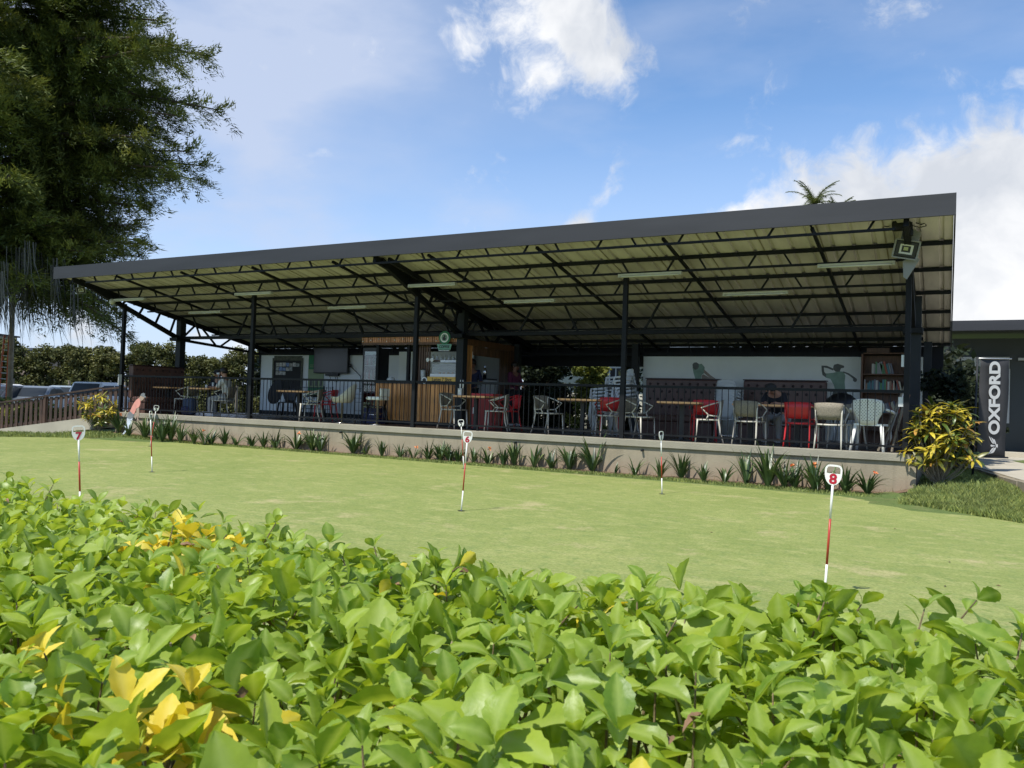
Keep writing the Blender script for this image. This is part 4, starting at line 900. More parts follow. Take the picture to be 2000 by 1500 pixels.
for i, x in enumerate((-11.83, -11.70)):
    k = MB(); k.lathe([(.052, 0), (.052, .008)], 16); o = k.build('white_plate_mark', K['print_w']); o.location = (x, KY+.20, 2.36); o.rotation_euler = (radians(90), 0, 0); tag(o, f'small round white plate hanging in the kiosk, {"left" if i == 0 else "right"} one of two', 'plate')
sg = thing('coffee_sign', 'round emblem sign over a green plate hung on the kiosk canopy band', 'sign', (-11.13, KY-.10, 2.80))
k = MB(); k.lathe([(.17, 0), (.17, .02)], 22); o = k.build('round_board', K['green'], sg); o.location = (0, 0, .10); o.rotation_euler = (radians(90), 0, 0)
k = MB(); k.lathe([(.12, 0), (.12, .004)], 22); o = k.build('emblem_ring', K['print_w'], sg); o.location = (0, -.021, .10); o.rotation_euler = (radians(90), 0, 0)
k = MB(); k.lathe([(.09, 0), (.09, .004)], 22); o = k.build('emblem', K['mg'], sg); o.location = (0, -.026, .10); o.rotation_euler = (radians(90), 0, 0)
k = MB(); k.prism([(-.04, -.06), (.03, -.07), (.05, -.02), (.02, .0), (.035, .05), (-.01, .07), (-.02, .02), (-.05, .0)], .004, (0, -.034, .10), (1, 0, 0), (0, 0, 1), (0, 1, 0)); k.build('emblem_figure', K['print_b'], sg)
k = MB(); k.prism([(-.18, -.07), (.18, -.07), (.22, .07), (-.22, .07)], .02, (0, -.02, -.13), (1, 0, 0), (0, 0, 1), (0, 1, 0)); k.build('plate', K['teal'], sg)
text('COFFEE', 'sign_lettering', .10, K['print_b'], sg, (0, -.024, -.13), (radians(90), 0, 0), .001, .002, .9)
k = MB(); k.bx(-.16, .16, -.03, .0, -.235, -.215); k.build('lower_bar', K['greyp'], sg)
for i in range(12):
    k = MB(); k.ball((KX0+.05+i*.26, KY-.04, 2.86+.03*((i*7) % 3-1)), .016, 6); tag(k.build('string_bulb', K['print_w'], smooth=True), f'{ORDW[i]} tiny bulb from the left along the kiosk band', 'bulb', 'string bulbs on the kiosk band')
# ------------------------------------------------------------------ people
def skinned(name, P, E_, Rr, m, parent, root, sub=2):
    bm = bmesh.new(); lay = bm.verts.layers.skin.verify(); V = {}
    for n, p in P.items():
        if n not in Rr: continue
        v = bm.verts.new(p); r = Rr[n]; r = r if isinstance(r, tuple) else (r, r); v[lay].radius = r; V[n] = v
    for a, b in E_:
        if a in V and b in V: bm.edges.new((V[a], V[b]))
    V[root][lay].use_root = True
    me = bpy.data.meshes.new(name); bm.to_mesh(me); bm.free(); me.materials.append(m)
    o = bpy.data.objects.new(name, me); COL.objects.link(o); o.parent = parent
    sk = o.modifiers.new('skin', 'SKIN'); sk.use_smooth_shade = True
    sb = o.modifiers.new('sub', 'SUBSURF'); sb.levels = 1; sb.render_levels = sub
    return o
EDG = [('pelvis', 'waist'), ('waist', 'chest'), ('chest', 'neck'), ('neck', 'head0'), ('head0', 'head'), ('head', 'crown')]
for s in 'LR': EDG += [('chest', 'sh'+s), ('sh'+s, 'el'+s), ('el'+s, 'wr'+s), ('wr'+s, 'ha'+s), ('pelvis', 'hip'+s), ('hip'+s, 'kn'+s), ('kn'+s, 'an'+s), ('an'+s, 'toe'+s)]
def person(label, P, loc, rz, shirt, trousers, skin, hair='short', cap=None, shoe='shoe'):
    t = thing('person', label, 'person', loc, rz)
    rad = dict(pelvis=(.15, .12), waist=(.13, .10), chest=(.15, .11), neck=.055, head0=.07, head=(.085, .10), crown=(.06, .07))
    for s in 'LR': rad.update({'sh'+s: .055, 'el'+s: .040, 'wr'+s: .028, 'ha'+s: (.040, .02), 'hip'+s: .085, 'kn'+s: .056, 'an'+s: .038, 'toe'+s: (.04, .025)})
    skinned('body', P, EDG, rad, skin, t, 'pelvis')
    sh = {k_: (tuple(x*1.10+.008 for x in v) if isinstance(v, tuple) else v*1.12+.012) for k_, v in rad.items() if k_ in ('pelvis', 'waist', 'chest', 'shL', 'shR', 'elL', 'elR')}
    skinned('shirt', P, EDG, sh, shirt, t, 'chest')
    tr = {k_: (tuple(x*1.07+.006 for x in v) if isinstance(v, tuple) else v*1.1+.012) for k_, v in rad.items() if k_ in ('pelvis', 'hipL', 'hipR', 'knL', 'knR', 'anL', 'anR')}
    skinned('trousers', P, EDG, tr, trousers, t, 'pelvis')
    for s in 'LR':
        a, b = Vector(P['an'+s]), Vector(P['toe'+s]); k = MB(); d = (b-a); d.z = 0; d.normalize()
        k.ball(tuple((a+b)/2+Vector((0, 0, -.01))), .075, 10, (.62+.9*abs(d.x), .62+.9*abs(d.y), .5)); k.build('shoe', K[shoe], t, smooth=True)
        # fingers
        w, h = Vector(P['wr'+s]), Vector(P['ha'+s]); dr = (h-w).normalized(); sd_ = dr.cross(Vector((0, 0, 1))); sd_ = sd_.normalized() if sd_.length > .1 else Vector((1, 0, 0))
        k = MB()
        for i, L_ in enumerate((.062, .075, .07, .055)):
            p0 = h+sd_*(i-1.5)*.019; k.tube([p0, p0+dr*L_*.55+Vector((0, 0, -.006)), p0+dr*L_+Vector((0, 0, -.028))], [.010, .0095, .007], 6)
        p0 = w+(h-w)*.5+sd_*.03; k.tube([p0, p0+sd_*.028+dr*.02, p0+sd_*.035+dr*.045], [.012, .0105, .008], 6); k.build('fingers', skin, t, smooth=True)
    hd = Vector(P['head']); fw = Vector(P['_face']).normalized(); upv = (Vector(P['crown'])-hd).normalized(); sd_ = fw.cross(upv).normalized()
    k = MB(); k.ball(tuple(hd+upv*.045-fw*.018), .108, 14, (1, 1, .95)); k.build('hair', hair if not isinstance(hair, str) else K['hair'], t, smooth=True) if cap is None else None
    if cap:
        k = MB(); k.ball(tuple(hd+upv*.055-fw*.01), .112, 14, (1, 1, .8)); k.build('cap', cap, t, smooth=True)
        k = MB(); c = hd+upv*.055+fw*.12; k.box(tuple(c), (.13 if abs(sd_.x) > .5 else .11, .11 if abs(sd_.x) > .5 else .13, .012)); k.build('cap_peak', cap, t)
    k = MB(); k.ball(tuple(hd+fw*.105-upv*.01), .018, 8, (1, 1, 1.3)); k.build('nose', skin, t, smooth=True)
    for s in (-1, 1):
        k = MB(); k.ball(tuple(hd+fw*.088+sd_*s*.035+upv*.012), .011, 8); k.build('eye', K['print_b'], t, smooth=True)
        k = MB(); k.ball(tuple(hd+sd_*s*.088), .026, 8, (.5, .8, 1.2)); k.build('ear', skin, t, smooth=True)
    k = MB(); k.ball(tuple(hd+fw*.093-upv*.05), .022, 8, (1, 1, .35)); k.build('mouth', K['redd'], t, smooth=True)
    return t
def sit(lean=0.0, arms=None, headdrop=0.0, faceturn=0.0):
    y = -lean
    P = dict(pelvis=(0, .08, .52), waist=(0, .08+y*.35, .70), chest=(0, .06+y*.8, .93), neck=(0, .04+y*1.0, 1.08-headdrop*.3), head0=(0, .03+y*1.1-headdrop*.2, 1.14-headdrop*.5), head=(0, .0+y*1.2-headdrop*.5, 1.22-headdrop), crown=(0, .0+y*1.25-headdrop*.6, 1.30-headdrop))
    for s, q_ in (('L', -1), ('R', 1)):
        P.update({'sh'+s: (q_*.17, .05+y*.85, 1.0-headdrop*.2), 'el'+s: (q_*.24, -.08+y*.7, .78), 'wr'+s: (q_*.13, -.30+y*.5, .80), 'ha'+s: (q_*.08, -.38+y*.5, .81), 'hip'+s: (q_*.10, .02, .50), 'kn'+s: (q_*.13, -.38, .49), 'an'+s: (q_*.13, -.36, .08), 'toe'+s: (q_*.14, -.50, .035)})
    P['_face'] = (faceturn, -1, -headdrop*1.2); return P
def stand(armsfwd=True):
    P = dict(pelvis=(0, 0, .95), waist=(0, 0, 1.12), chest=(0, 0, 1.34), neck=(0, -.01, 1.49), head0=(0, -.02, 1.54), head=(0, -.03, 1.62), crown=(0, -.03, 1.71))
    for s, q_ in (('L', -1), ('R', 1)):
        P.update({'sh'+s: (q_*.18, 0, 1.42), 'el'+s: (q_*.25, -.06, 1.15), 'wr'+s: (q_*.14, -.26, 1.12), 'ha'+s: (q_*.07, -.33, 1.12), 'hip'+s: (q_*.10, 0, .90), 'kn'+s: (q_*.11, 0, .49), 'an'+s: (q_*.12, .02, .08), 'toe'+s: (q_*.13, -.12, .035)})
    P['_face'] = (0, -1, -.15); return P
P_ = sit(.10, headdrop=.03); P_['_face'] = (-.5, -1, 0)
person('man in black with a dark cap sitting behind the far left table', P_, (-18.75, 16.75, FL), radians(20), K['cl_blk'], K['cl_blk'], K['skin'], cap=K['blackm'])
person('woman in a pale top with dark tied hair, seated at the far left table', sit(.06), (-17.62, 15.95, FL), radians(-72), K['cl_white'], K['cl_grey'], K['skin'])
k = MB(); 
person('person in a navy shirt standing inside the kiosk doorway', stand(), (-11.02, 18.2, FL), radians(35), K['cl_navy'], K['cl_blk'], K['skin2'])
person('person in a dark maroon shirt standing in shade at the back corner of the kiosk', stand(), (-10.35, 19.3, FL), radians(80), K['cl_purple'], K['cl_blk'], K['skin2'])
person('person in black with grey trousers bent low over the long table', sit(.34, headdrop=.16), (-3.02, 17.05, FL), radians(-8), K['cl_blk'], K['cl_grey'], K['skin'], cap=K['blackm'])
mt = thing('microphone_stand', 'thin white tipped stand on the table between the two seated people', 'stand', (-18.3, 16.3, FL+.774)); k = MB(); k.tube([(0, 0, 0), (0, 0, .40)], .008, 6); k.build('rod', K['alu'], mt); k = MB(); k.bx(-.05, .05, -.02, .02, .40, .45); k.build('head', K['greyp'], mt)
# ================================================================== putting pins
def pin(num, base, top, face, label, edge=False):
    """white and red pole leaning from base to top with a rounded number plate at the top"""
    base = Vector(base); top = Vector(top); t = thing('putting_pin', label, 'putting pin', base, 0, 'numbered pins on the putting green')
    d = top-base; L = d.length; r = .0085
    def seg(a, b, m, nm='pole'): k = MB(); k.tube([d*a, d*b], r, 10); k.build(nm, m, t, smooth=True)
    seg(-.03, .255, K['pin_w'], 'white_pole_section'); seg(.256, .60, K['pin_r'], 'red_pole_section'); seg(.601, .86, K['pin_w'], 'white_pole_section')
    # plate: local frame facing the viewer
    z = d.normalized(); x = Vector(face).cross(z).normalized()*-1; n = x.cross(z).normalized()
    c = d*.93; w, h = .058, .073
    out = []
    for i in range(33): a = -pi/2+2*pi*i/33; ca, sa = cos(a), sin(a); e = 3.2; out.append((w*(1.0 if sa < .1 else .9)*math.copysign(abs(ca)**(2/e), ca), h*math.copysign(abs(sa)**(2/(e if sa > 0 else 2.0)), sa)))
    hole = [(-.034, .012), (.034, .012), (.034, .052), (-.034, .052)]
    # plate as a ring: bottom disc plus frame round the open window
    k = MB(); f0 = lambda u, v, q=0: c+x*u+z*v+n*q
    lo = [p for p in out if p[1] <= .0125]; 
    k.prism([(-w*.97, .012)]+sorted([p for p in out if p[1] < .012], key=lambda p: atan2(p[1]-.012, p[0]) if True else 0)+[(w*.97, .012)] if False else [(w*math.cos(a)*(1.0), .012+(h+.012)*math.sin(a)) for a in [-pi*i/18 for i in range(19)]], .007, c, x, z, n); k.build('number_plate', K['pin_w'], t)
    k = MB(); pts = [(-.052, .012), (-.052, .045), (-.044, .062), (-.030, .068), (0, .069), (.030, .068), (.044, .062), (.052, .045), (.052, .012)]
    for a, b in zip(pts[:-1], pts[1:]): k.bar(f0(a[0], a[1], .0035), f0(b[0], b[1], .0035), .013, .007, up=n)
    k.build('plate_handle', K['pin_w'], t)
    R = Matrix((x, z, n)).transposed() if False else Matrix((x, z, x.cross(z))).transposed()
    front = -1 if n.dot(Vector(face)) < 0 else 1
    fn = x.cross(z)
    if fn.dot(Vector(face)) < 0: x2 = -x; fn = x2.cross(z)
    else: x2 = x
    R = Matrix((x2, z, fn)).transposed()
    off = .0085 if (n-fn).length < 1 else .0015
    o = text(num, 'plate_number', .098, K['print_r' if num in '678' else 'print_b'], t, c+fn*off-z*.030, (0, 0, 0), .0006, .0038, 1.05); o.rotation_euler = R.to_euler()
    return t, c, fn, x2, z
def hole(p):
    h = MB(); h.lathe([(.046, 0), (.046, .001)], 20, (0, 0, 0)); o = h.build('putting_hole', K['black']); o.location = (p[0], p[1], .0085); return o
FC = (-.35, -.93, 0)
def PIN(num, bx, by, tx, ty, label, face=None, D=None, black=False, hl=True):
    if D is None: b = atZ(bx, by, .006); D = (b-EYE).dot(Fw)
    else: b = atD(bx, by, D)
    tp = atD(tx, ty, D); return pin(num, b, tp, face or (EYE-b), label), b
(_, b6) = PIN('6', 901, 998, 914, 843, 'leaning pin with red number 6 in the middle of the green'); tag(hole(b6), 'round black hole at the foot of the number 6 pin', 'golf hole')
(_, b2) = PIN('2', 906, 915, 900, 820, 'distant pin with dark number 2 just behind the number 6 pin'); tag(hole(b2), 'small dark hole at the foot of the number 2 pin', 'golf hole')
(_, b1) = PIN('1', 1293, 965, 1291, 843, 'pin turned nearly edge on in front of the wall, right of the middle', face=(1.0, -.28, 0)); tag(hole(b1), 'small dark hole at the foot of the edge on pin right of the middle', 'golf hole')
(_, b5) = PIN('5', 297, 922, 294, 803, 'pin with its plate edge on, left, in front of the number 3 pin', face=(.99, .62, 0)); tag(hole(b5), 'dark hole at the foot of the left edge on pin', 'golf hole')
(_, b3) = PIN('3', 293, 872, 306, 792, 'far left pin with dark number 3 in front of the strap leaved plants'); tag(hole(b3), 'dark hole at the foot of the number 3 pin', 'golf hole')
(_, b8) = PIN('8', 1610, 1168, 1629, 910, 'nearest pin with large red number 8 at the right'); tag(hole(b8), 'hole behind the hedge at the foot of the number 8 pin', 'golf hole')
bb = atD(157, 1003, 7.9); PIN('7', 157, 1003, 153, 834, 'pin with red number 7 at the left, its foot hidden by the hedge', D=7.9)
# ================================================================== painted cut-out golfer leaning on the wall
co = thing('cutout_golfer', 'flat painted cut out of a golfer in pink shirt leaning against the wall', 'cutout', (0, 0, 0))
def cutp(name, pts, m, off=0.0, th=.014):
    YC = 14.62
    P2 = []
    for zx, zy in pts: p = atY(220+zx/8.336, 680+zy/8.336, YC); P2.append((p.x, p.z))
    k = MB(); k.prism(P2, th, (0, YC-off, 0), (1, 0, 0), (0, 0, 1), (0, 1, 0)); return k.build(name, m, co)
cutp('painted_trousers', [(285, 1025), (345, 1080), (330, 1130), (318, 1160), (300, 1230), (270, 1250), (262, 1300), (215, 1360), (175, 1415), (130, 1440), (150, 1405), (195, 1350), (212, 1310), (186, 1285), (192, 1265), (222, 1272), (232, 1200), (232, 1130), (245, 1075)], K['cutpale'], 0)
cutp('painted_belt_area', [(285, 1025), (350, 1085), (325, 1135), (285, 1150), (232, 1135), (245, 1075)], K['cutgrey'], .004)
cutp('painted_shirt', [(425, 815), (455, 850), (455, 905), (430, 960), (385, 985), (372, 1030), (350, 1075), (325, 1065), (285, 1025), (320, 950), (350, 890), (390, 840)], K['pink'], .006)
cutp('painted_arm', [(390, 980), (430, 965), (430, 1090), (415, 1150), (425, 1175), (395, 1175), (400, 1100), (372, 1160), (362, 1130), (385, 1060)], K['cutskin'], .002)
cutp('painted_head', [(425, 815), (445, 790), (462, 760), (480, 740), (505, 730), (525, 745), (525, 790), (510, 815), (495, 840), (465, 860), (450, 848)], K['cutskin'], .003)
cutp('painted_cap', [(455, 770), (470, 742), (505, 728), (530, 745), (522, 775), (545, 792), (535, 808), (500, 790)], K['cutgrey'], .008)
# ================================================================== charcoal banner on its pole
bn = thing('banner_flag', 'tall charcoal banner reading OXFORD up its length, hung from a black pole', 'banner', (0, 0, 0))
D = 14.2; A = atD(1916, 700, D); B = atD(1971, 701, D+.12); C_ = atD(1964, 894, D+.12); Dn = atD(1908, 892, D)
base = atD(1899, 948, D); ptop = atD(1909.5, 697, D)
k = MB(); k.tube([base, base.lerp(ptop, .45), ptop], [.022, .02, .018], 10); k.build('pole', K['steel_grey'], bn, smooth=True)
k = MB(); n = 12; m_ = 4; V = []
for j in range(n+1):
    for i in range(m_+1):
        u, v = i/m_, j/n; p = (A.lerp(B, u)).lerp(Dn.lerp(C_, u), v); nn = (B-A).cross(Dn-A).normalized(); p = p+nn*(.012*sin(v*7+u*2)+.01*sin(u*5+v*3)); V.append(p)
k.add(V, [(j*(m_+1)+i, j*(m_+1)+i+1, (j+1)*(m_+1)+i+1, (j+1)*(m_+1)+i) for j in range(n) for i in range(m_)])
o = k.build('cloth', K['banner'], bn, smooth=True); sd = o.modifiers.new('s', 'SOLIDIFY'); sd.thickness = .004; sd.offset = 0
ex = (B-A).normalized(); ey = (A-Dn).normalized(); en = ex.cross(ey).normalized(); ey = en.cross(ex)
k = MB(); k.tube([A-ex*.05, B+ex*.05], .011, 8); k.build('top_bar', K['alu'], bn, smooth=True)
k = MB(); k.tube([Dn-ex*.07, C_+ex*.05], .014, 8); k.build('bottom_bar', K['steel_grey'], bn, smooth=True)
k = MB(); k.ball(tuple(Dn-ex*.09), .028, 10); k.build('clamp', K['black'], bn, smooth=True)
W = (B-A).length; H = (A-Dn).length
Rm = Matrix((ey, -ex, en)).transposed()
mid = A.lerp(C_, .5)
cx_ = A.lerp(B, .47)
o = text('OXFORD', 'banner_lettering', .30, mat('banner_print', (.55, .55, .54), .55), bn, cx_-ey*(H*.40)+en*.03, (0, 0, 0), .0015, .012, 1.03, space=1.0); o.rotation_euler = Rm.to_euler()
# winged emblem below the lettering
bp_ = mat('emblem_print', (.55, .55, .54), .55)
def emb(pts, nm='emblem_feather'):
    k = MB(); P2 = []
    for zx, zy in pts:
        p = atD(1860+zx/10.714, 820+zy/10.714, D+.06); v = p-A; P2.append((v.dot(ex), v.dot(ey)))
    k.prism(P2, .003, A+en*.026, ex, ey, en); k.build(nm, bp_, bn)
emb([(718, 338), (745, 352), (790, 420), (830, 470), (845, 508), (800, 478), (765, 430)])
emb([(775, 362), (815, 385), (850, 440), (868, 512), (835, 470), (800, 410)])
emb([(830, 395), (865, 410), (895, 470), (905, 500), (885, 520), (865, 470)])
emb([(768, 530), (785, 515), (885, 540), (885, 548), (785, 560), (768, 545)])
emb([(845, 570), (800, 600), (760, 640), (720, 695), (690, 722), (740, 705), (790, 655), (835, 605)])
emb([(880, 572), (850, 600), (800, 660), (755, 708), (805, 690), (850, 640), (890, 590)])
emb([(898, 575), (878, 605), (830, 665), (800, 700), (850, 672), (885, 620), (902, 585)])
emb([(898, 520), (930, 505), (945, 520), (945, 565), (930, 583), (898, 565)], 'emblem_centre')
# ================================================================== strap-leaved plants along the wall
K['strap'] = mat('strap_leaf', (.045, .085, .028), .38, var=.3, scale=6, tint=True, trans=.12, spec=.6)
K['strap_dry'] = mat('dry_strap_leaf', (.20, .15, .07), .7, var=.3, scale=6, tint=True)
K['orange'] = mat('orange_flower', (.80, .27, .10), .5, var=.3, scale=30)
def strap_mesh(h, n, spread, seed):
    rnd = random.Random(seed); mb = MB()
    for i in range(n):
        az = rnd.uniform(0, 2*pi); tl = spread*rnd.uniform(.35, 1.15); L = h*rnd.uniform(.7, 1.25); w = rnd.uniform(.012, .021)*(.7+h)
        mb.t = rnd.uniform(-.35, .5) if rnd.random() > .12 else 1.1
        dx, dy = cos(az), sin(az); px, py = -dy, dx; pts = []
        bx_, by_ = dx*.02, dy*.02; x = bx_; y = by_; z = 0; ang = tl*.55; droop = rnd.uniform(.25, .95)*tl*1.5
        S = 6; prev = None; vs = []
        for s in range(S+1):
            t = s/S; a = ang+droop*t*t*1.5; ww = w*(1-(t**2.2))*(.55+.9*min(1, t*3)) if s < S else .001
            if s: x += dx*sin(a)*L/S; y += dy*sin(a)*L/S; z += cos(a)*L/S
            vs += [(x-px*ww, y-py*ww, z+.15*ww), (x, y, z-.25*ww), (x+px*ww, y+py*ww, z+.15*ww)]
        fs = []
        for s in range(S): b = s*3; fs += [(b, b+1, b+4, b+3), (b+1, b+2, b+5, b+4)]
        mb.add(vs, fs)
    return mb
def strap_plant(p, h, n, spread, label, seed, flower=0, dry=False):
    t = thing('strap_plant', label, 'plant', p, random.uniform(0, 6), 'strap leaved plants along the terrace wall')
    strap_mesh(h, n, spread, seed).build('leaves', K['strap_dry'] if dry else K['strap'], t, tint=True, fix=False, smooth=True)
    for f in range(flower):
        k = MB(); a = random.uniform(0, 6); c = Vector((.07*cos(a), .07*sin(a)-.05, h*.78))
        for i in range(14):
            d = Vector((random.gauss(0, 1), random.gauss(0, 1), random.gauss(.3, 1))).normalized(); s = d.orthogonal().normalized()*.014
            e = c+d*.040; k.add([c+d*.01-s*.6, e-s*.8, e+d*.012, e+s*.8, c+d*.01+s*.6], [(0, 1, 2, 3, 4)])
        k.build('flower_head', K['orange'], t, fix=False)
        k = MB(); k.tube([(0, 0, .02), tuple(c)], .006, 5); k.build('flower_stem', K['strap'], t, tint=True)
# (px of the foot, px of the top of the leaves, leaf count, spread, flowers)
PL = [(232, 852, 812, 16, .9, 1), (252, 856, 830, 14, .9, 0), (285, 858, 822, 22, .9, 0), (306, 860, 826, 20, 1., 0), (318, 862, 820, 22, .7, 0), (336, 862, 818, 22, .55, 0), (352, 864, 830, 14, .6, 0),
      (380, 866, 838, 12, .7, 0), (402, 868, 838, 14, .8, 1), (412, 868, 840, 12, .8, 0), (440, 868, 838, 14, .8, 0), (463, 870, 845, 8, 1., 0), (492, 872, 848, 14, .9, 0), (516, 872, 846, 12, .7, 0), (540, 874, 842, 12, .95, 0),
      (578, 878, 842, 22, .9, 1), (610, 880, 842, 24, .9, 0), (628, 880, 844, 12, .8, 0), (690, 884, 843, 26, .9, 0), (715, 888, 868, 8, 1., 0), (748, 889, 858, 8, .6, 0), (782, 892, 866, 9, .8, 0), (808, 894, 868, 9, .8, 1),
      (838, 895, 862, 12, .9, 0), (860, 897, 864, 18, .9, 0), (880, 898, 864, 18, .9, 0), (896, 899, 870, 12, .8, 0), (925, 902, 874, 9, .7, 0), (954, 906, 872, 12, 1., 1), (985, 907, 870, 9, .6, 0), (1004, 909, 866, 12, .8, 0), (1044, 911, 868, 11, .8, 0), (1078, 913, 880, 10, .8, 0),
      (1112, 915, 870, 18, .75, 0), (1158, 920, 862, 18, .8, 0), (1202, 922, 908, 5, .9, 0), (1240, 928, 896, 9, .8, 0), (1290, 932, 900, 10, .7, 0), (1332, 934, 888, 18, .8, 0), (1374, 940, 908, 12, .8, 0), (1416, 942, 908, 9, .9, 0), (1458, 944, 890, 12, .7, 0),
      (1500, 950, 878, 22, .65, 0), (1532, 952, 900, 18, .8, 0), (1552, 953, 904, 14, .8, 1), (1592, 957, 902, 24, .9, 2), (1618, 958, 915, 14, .8, 0), (1652, 961, 915, 18, .9, 0), (1694, 964, 918, 18, .95, 1)]
REF = [(262, 'the pink cut out golfer'), (482, 'the second front post'), (735, 'the white bar stool'), (905, 'the pin marked two'), (1214, 'the post by the white chair stacks'), (1480, 'the chair behind the long table'), (1628, 'the pin marked eight')]
ORD = ['first', 'second', 'third', 'fourth', 'fifth', 'sixth', 'seventh', 'eighth', 'ninth']
lab_of = {}
for i, p in enumerate(PL):
    r = min(REF, key=lambda r: abs(r[0]-p[0])); side = 'left' if p[0] < r[0] else 'right'; lab_of[i] = (r, side)
for i, p in enumerate(PL):
    r, side = lab_of[i]; same = sorted([j for j in lab_of if lab_of[j] == (r, side)], key=lambda j: abs(PL[j][0]-r[0])); o_ = ORD[same.index(i)]
    b = atZ(p[0], p[1], .02); b.y = min(b.y, 14.86); b = atY(p[0], p[1], min(14.86, b.y)); b.z = max(0, gz(b.x, b.y))
    s = (b-EYE).dot(Fw)/FPX; h = (p[1]-p[2])*s*1.0
    kind = 'orange flowered strap plant' if p[5] else ('sparse strap leaved plant' if p[3] < 11 else 'bushy strap leaved plant' if p[3] > 17 else 'strap leaved plant')
    b.y -= .02*(i % 3); strap_plant(b, max(.2, h)*1.2, int(p[3]*1.5), p[4], f'{kind}, {o_} to the {side} of {r[1]}', 100+i, p[5])
# dried stems and soil along the wall foot
mb = MB(); V = []; xs = [-20.9+.15*i for i in range(137)]
for x in xs: V += [(x, 14.80-.05*noise.noise(Vector((x*2.3, 0, 0)))*2-(.05 if x < -17 else 0), gz(x, 14.8)+.012), (x, 15.025, gz(x, 15)+.03+.02*noise.noise(Vector((x*3, 5, 0))))]
mb.add(V, [(2*i, 2*i+2, 2*i+3, 2*i+1) for i in range(len(xs)-1)]); tag(mb.build('soil_bed', mat('bed_soil', (.16, .105, .065), .95, var=.45, scale=14, bump=.6), fix=False), kind='structure')
mb = MB(); rnd = random.Random(5)
for i in range(420):
    x = rnd.uniform(-20, -.7); y = rnd.uniform(14.78, 14.97); h = rnd.uniform(.05, .16); a = rnd.uniform(0, 6); mb.t = rnd.uniform(-.3, .5); l = rnd.uniform(.2, .9)*h
    mb.add([(x-.006, y, 0), (x+.006, y, 0), (x+cos(a)*l, y+sin(a)*l*.3, h)], [(0, 1, 2)])
tag(mb.build('dry_leaf_litter', K['strap_dry'], tint=True, fix=False), kind='stuff')
# ================================================================== rough grass
def blades(name, region, n, h0, h1, seed, wid=.006):
    rnd = random.Random(seed); mb = MB(); c = 0
    while c < n:
        x, y = region(rnd)
        if x is None: continue
        z = gz(x, y)-.005; h = rnd.uniform(h0, h1)*(.6+.8*noise.noise(Vector((x*1.7, y*1.7, 0)))**2+.3); a = rnd.uniform(0, 2*pi); l = h*rnd.uniform(.1, .8); mb.t = rnd.uniform(-.45, .6)
        w = wid*rnd.uniform(.6, 1.2); ca, sa = cos(a), sin(a); q_ = rnd.uniform(0, 2*pi); wx, wy = cos(q_)*w, sin(q_)*w
        mb.add([(x-wx, y-wy, z), (x+wx, y+wy, z), (x+ca*l*.4+wx*.7, y+sa*l*.4+wy*.7, z+h*.6), (x+ca*l, y+sa*l, z+h)], [(0, 1, 2), (0, 2, 3)]); c += 1
    return tag(mb.build(name, K['blade'], tint=True, fix=False), kind='stuff')
def reg_wall(r):
    x = r.uniform(-20.5, -.9); e = 14.42 if x > -18 else 14.3; e -= .28*max(0, (x+5)/4.5) if x > -5 else 0
    return x, r.uniform(e-.04, 14.80)
blades('wall_edge_grass', reg_wall, 17000, .03, .07, 3)
def inpoly(x, y, P):
    c = False; n = len(P)
    for i in range(n):
        x1, y1 = P[i]; x2, y2 = P[(i+1) % n]
        if (y1 > y) != (y2 > y) and x < (x2-x1)*(y-y1)/(y2-y1)+x1: c = not c
    return c
MR = [(-.62, 13.35), (.2, 12.78), (.9, 12.2), (2.2, 11.6), (1.6, 12.8), (1.0, 14.75), (.80, 15.9), (.55, 17.3), (.1, 17.6), (-.3, 16.6), (-.4, 15.2)]
def reg_mound(r):
    x, y = r.uniform(-.7, 2.3), r.uniform(11.5, 17.6)
    if not inpoly(x, y, MR): return None, None
    d = (x+.1)**2+(y-15.1)**2
    if d < .45 and r.random() < .85: return None, None
    return x, y
blades('mound_grass', reg_mound, 42000, .05, .13, 4, .007)
ML = [(-20.9, 13.2), (-19.6, 14.1), (-20.9, 14.9), (-21.3, 14.6), (-25, 13.15), (-30, 10.6), (-30, 9.2), (-24.5, 10.7), (-22, 11.95)]
def reg_left(r):
    x, y = r.uniform(-30, -19.6), r.uniform(9.2, 14.95); return (x, y) if inpoly(x, y, ML) else (None, None)
blades('left_verge_grass', reg_left, 16000, .04, .10, 6, .009)
mb = MB(); out = []
for i in range(24): a = 2*pi*i/24; r = .55+.12*sin(3*a)+.08*cos(5*a); x, y = -.12+r*cos(a)*.9, 15.25+r*sin(a)*1.3; out.append((x, y, gz(x, y)+.008))
ce = (-.12, 15.25, gz(-.12, 15.25)+.03); mb.add(out+[ce], [(i, (i+1) % 24, 24) for i in range(24)])
tag(mb.build('bare_soil', mat('brown_soil', (.075, .05, .03), .95, var=.4, scale=9, bump=.6)), kind='structure')
rnd = random.Random(8)
mb = MB()
for i in range(700):
    x = rnd.gauss(-.15, .45); y = rnd.gauss(15.2, .6); z = gz(x, y)+.012; a = rnd.uniform(0, 6); s = rnd.uniform(.01, .03); mb.t = rnd.uniform(-.4, 1.0)
    mb.add([(x, y, z), (x+cos(a)*s, y+sin(a)*s, z+rnd.uniform(0, .02)), (x+cos(a+1)*s*.7, y+sin(a+1)*s*.7, z+.004)], [(0, 1, 2)])
tag(mb.build('fallen_leaves', K['strap_dry'], tint=True, fix=False), kind='stuff')
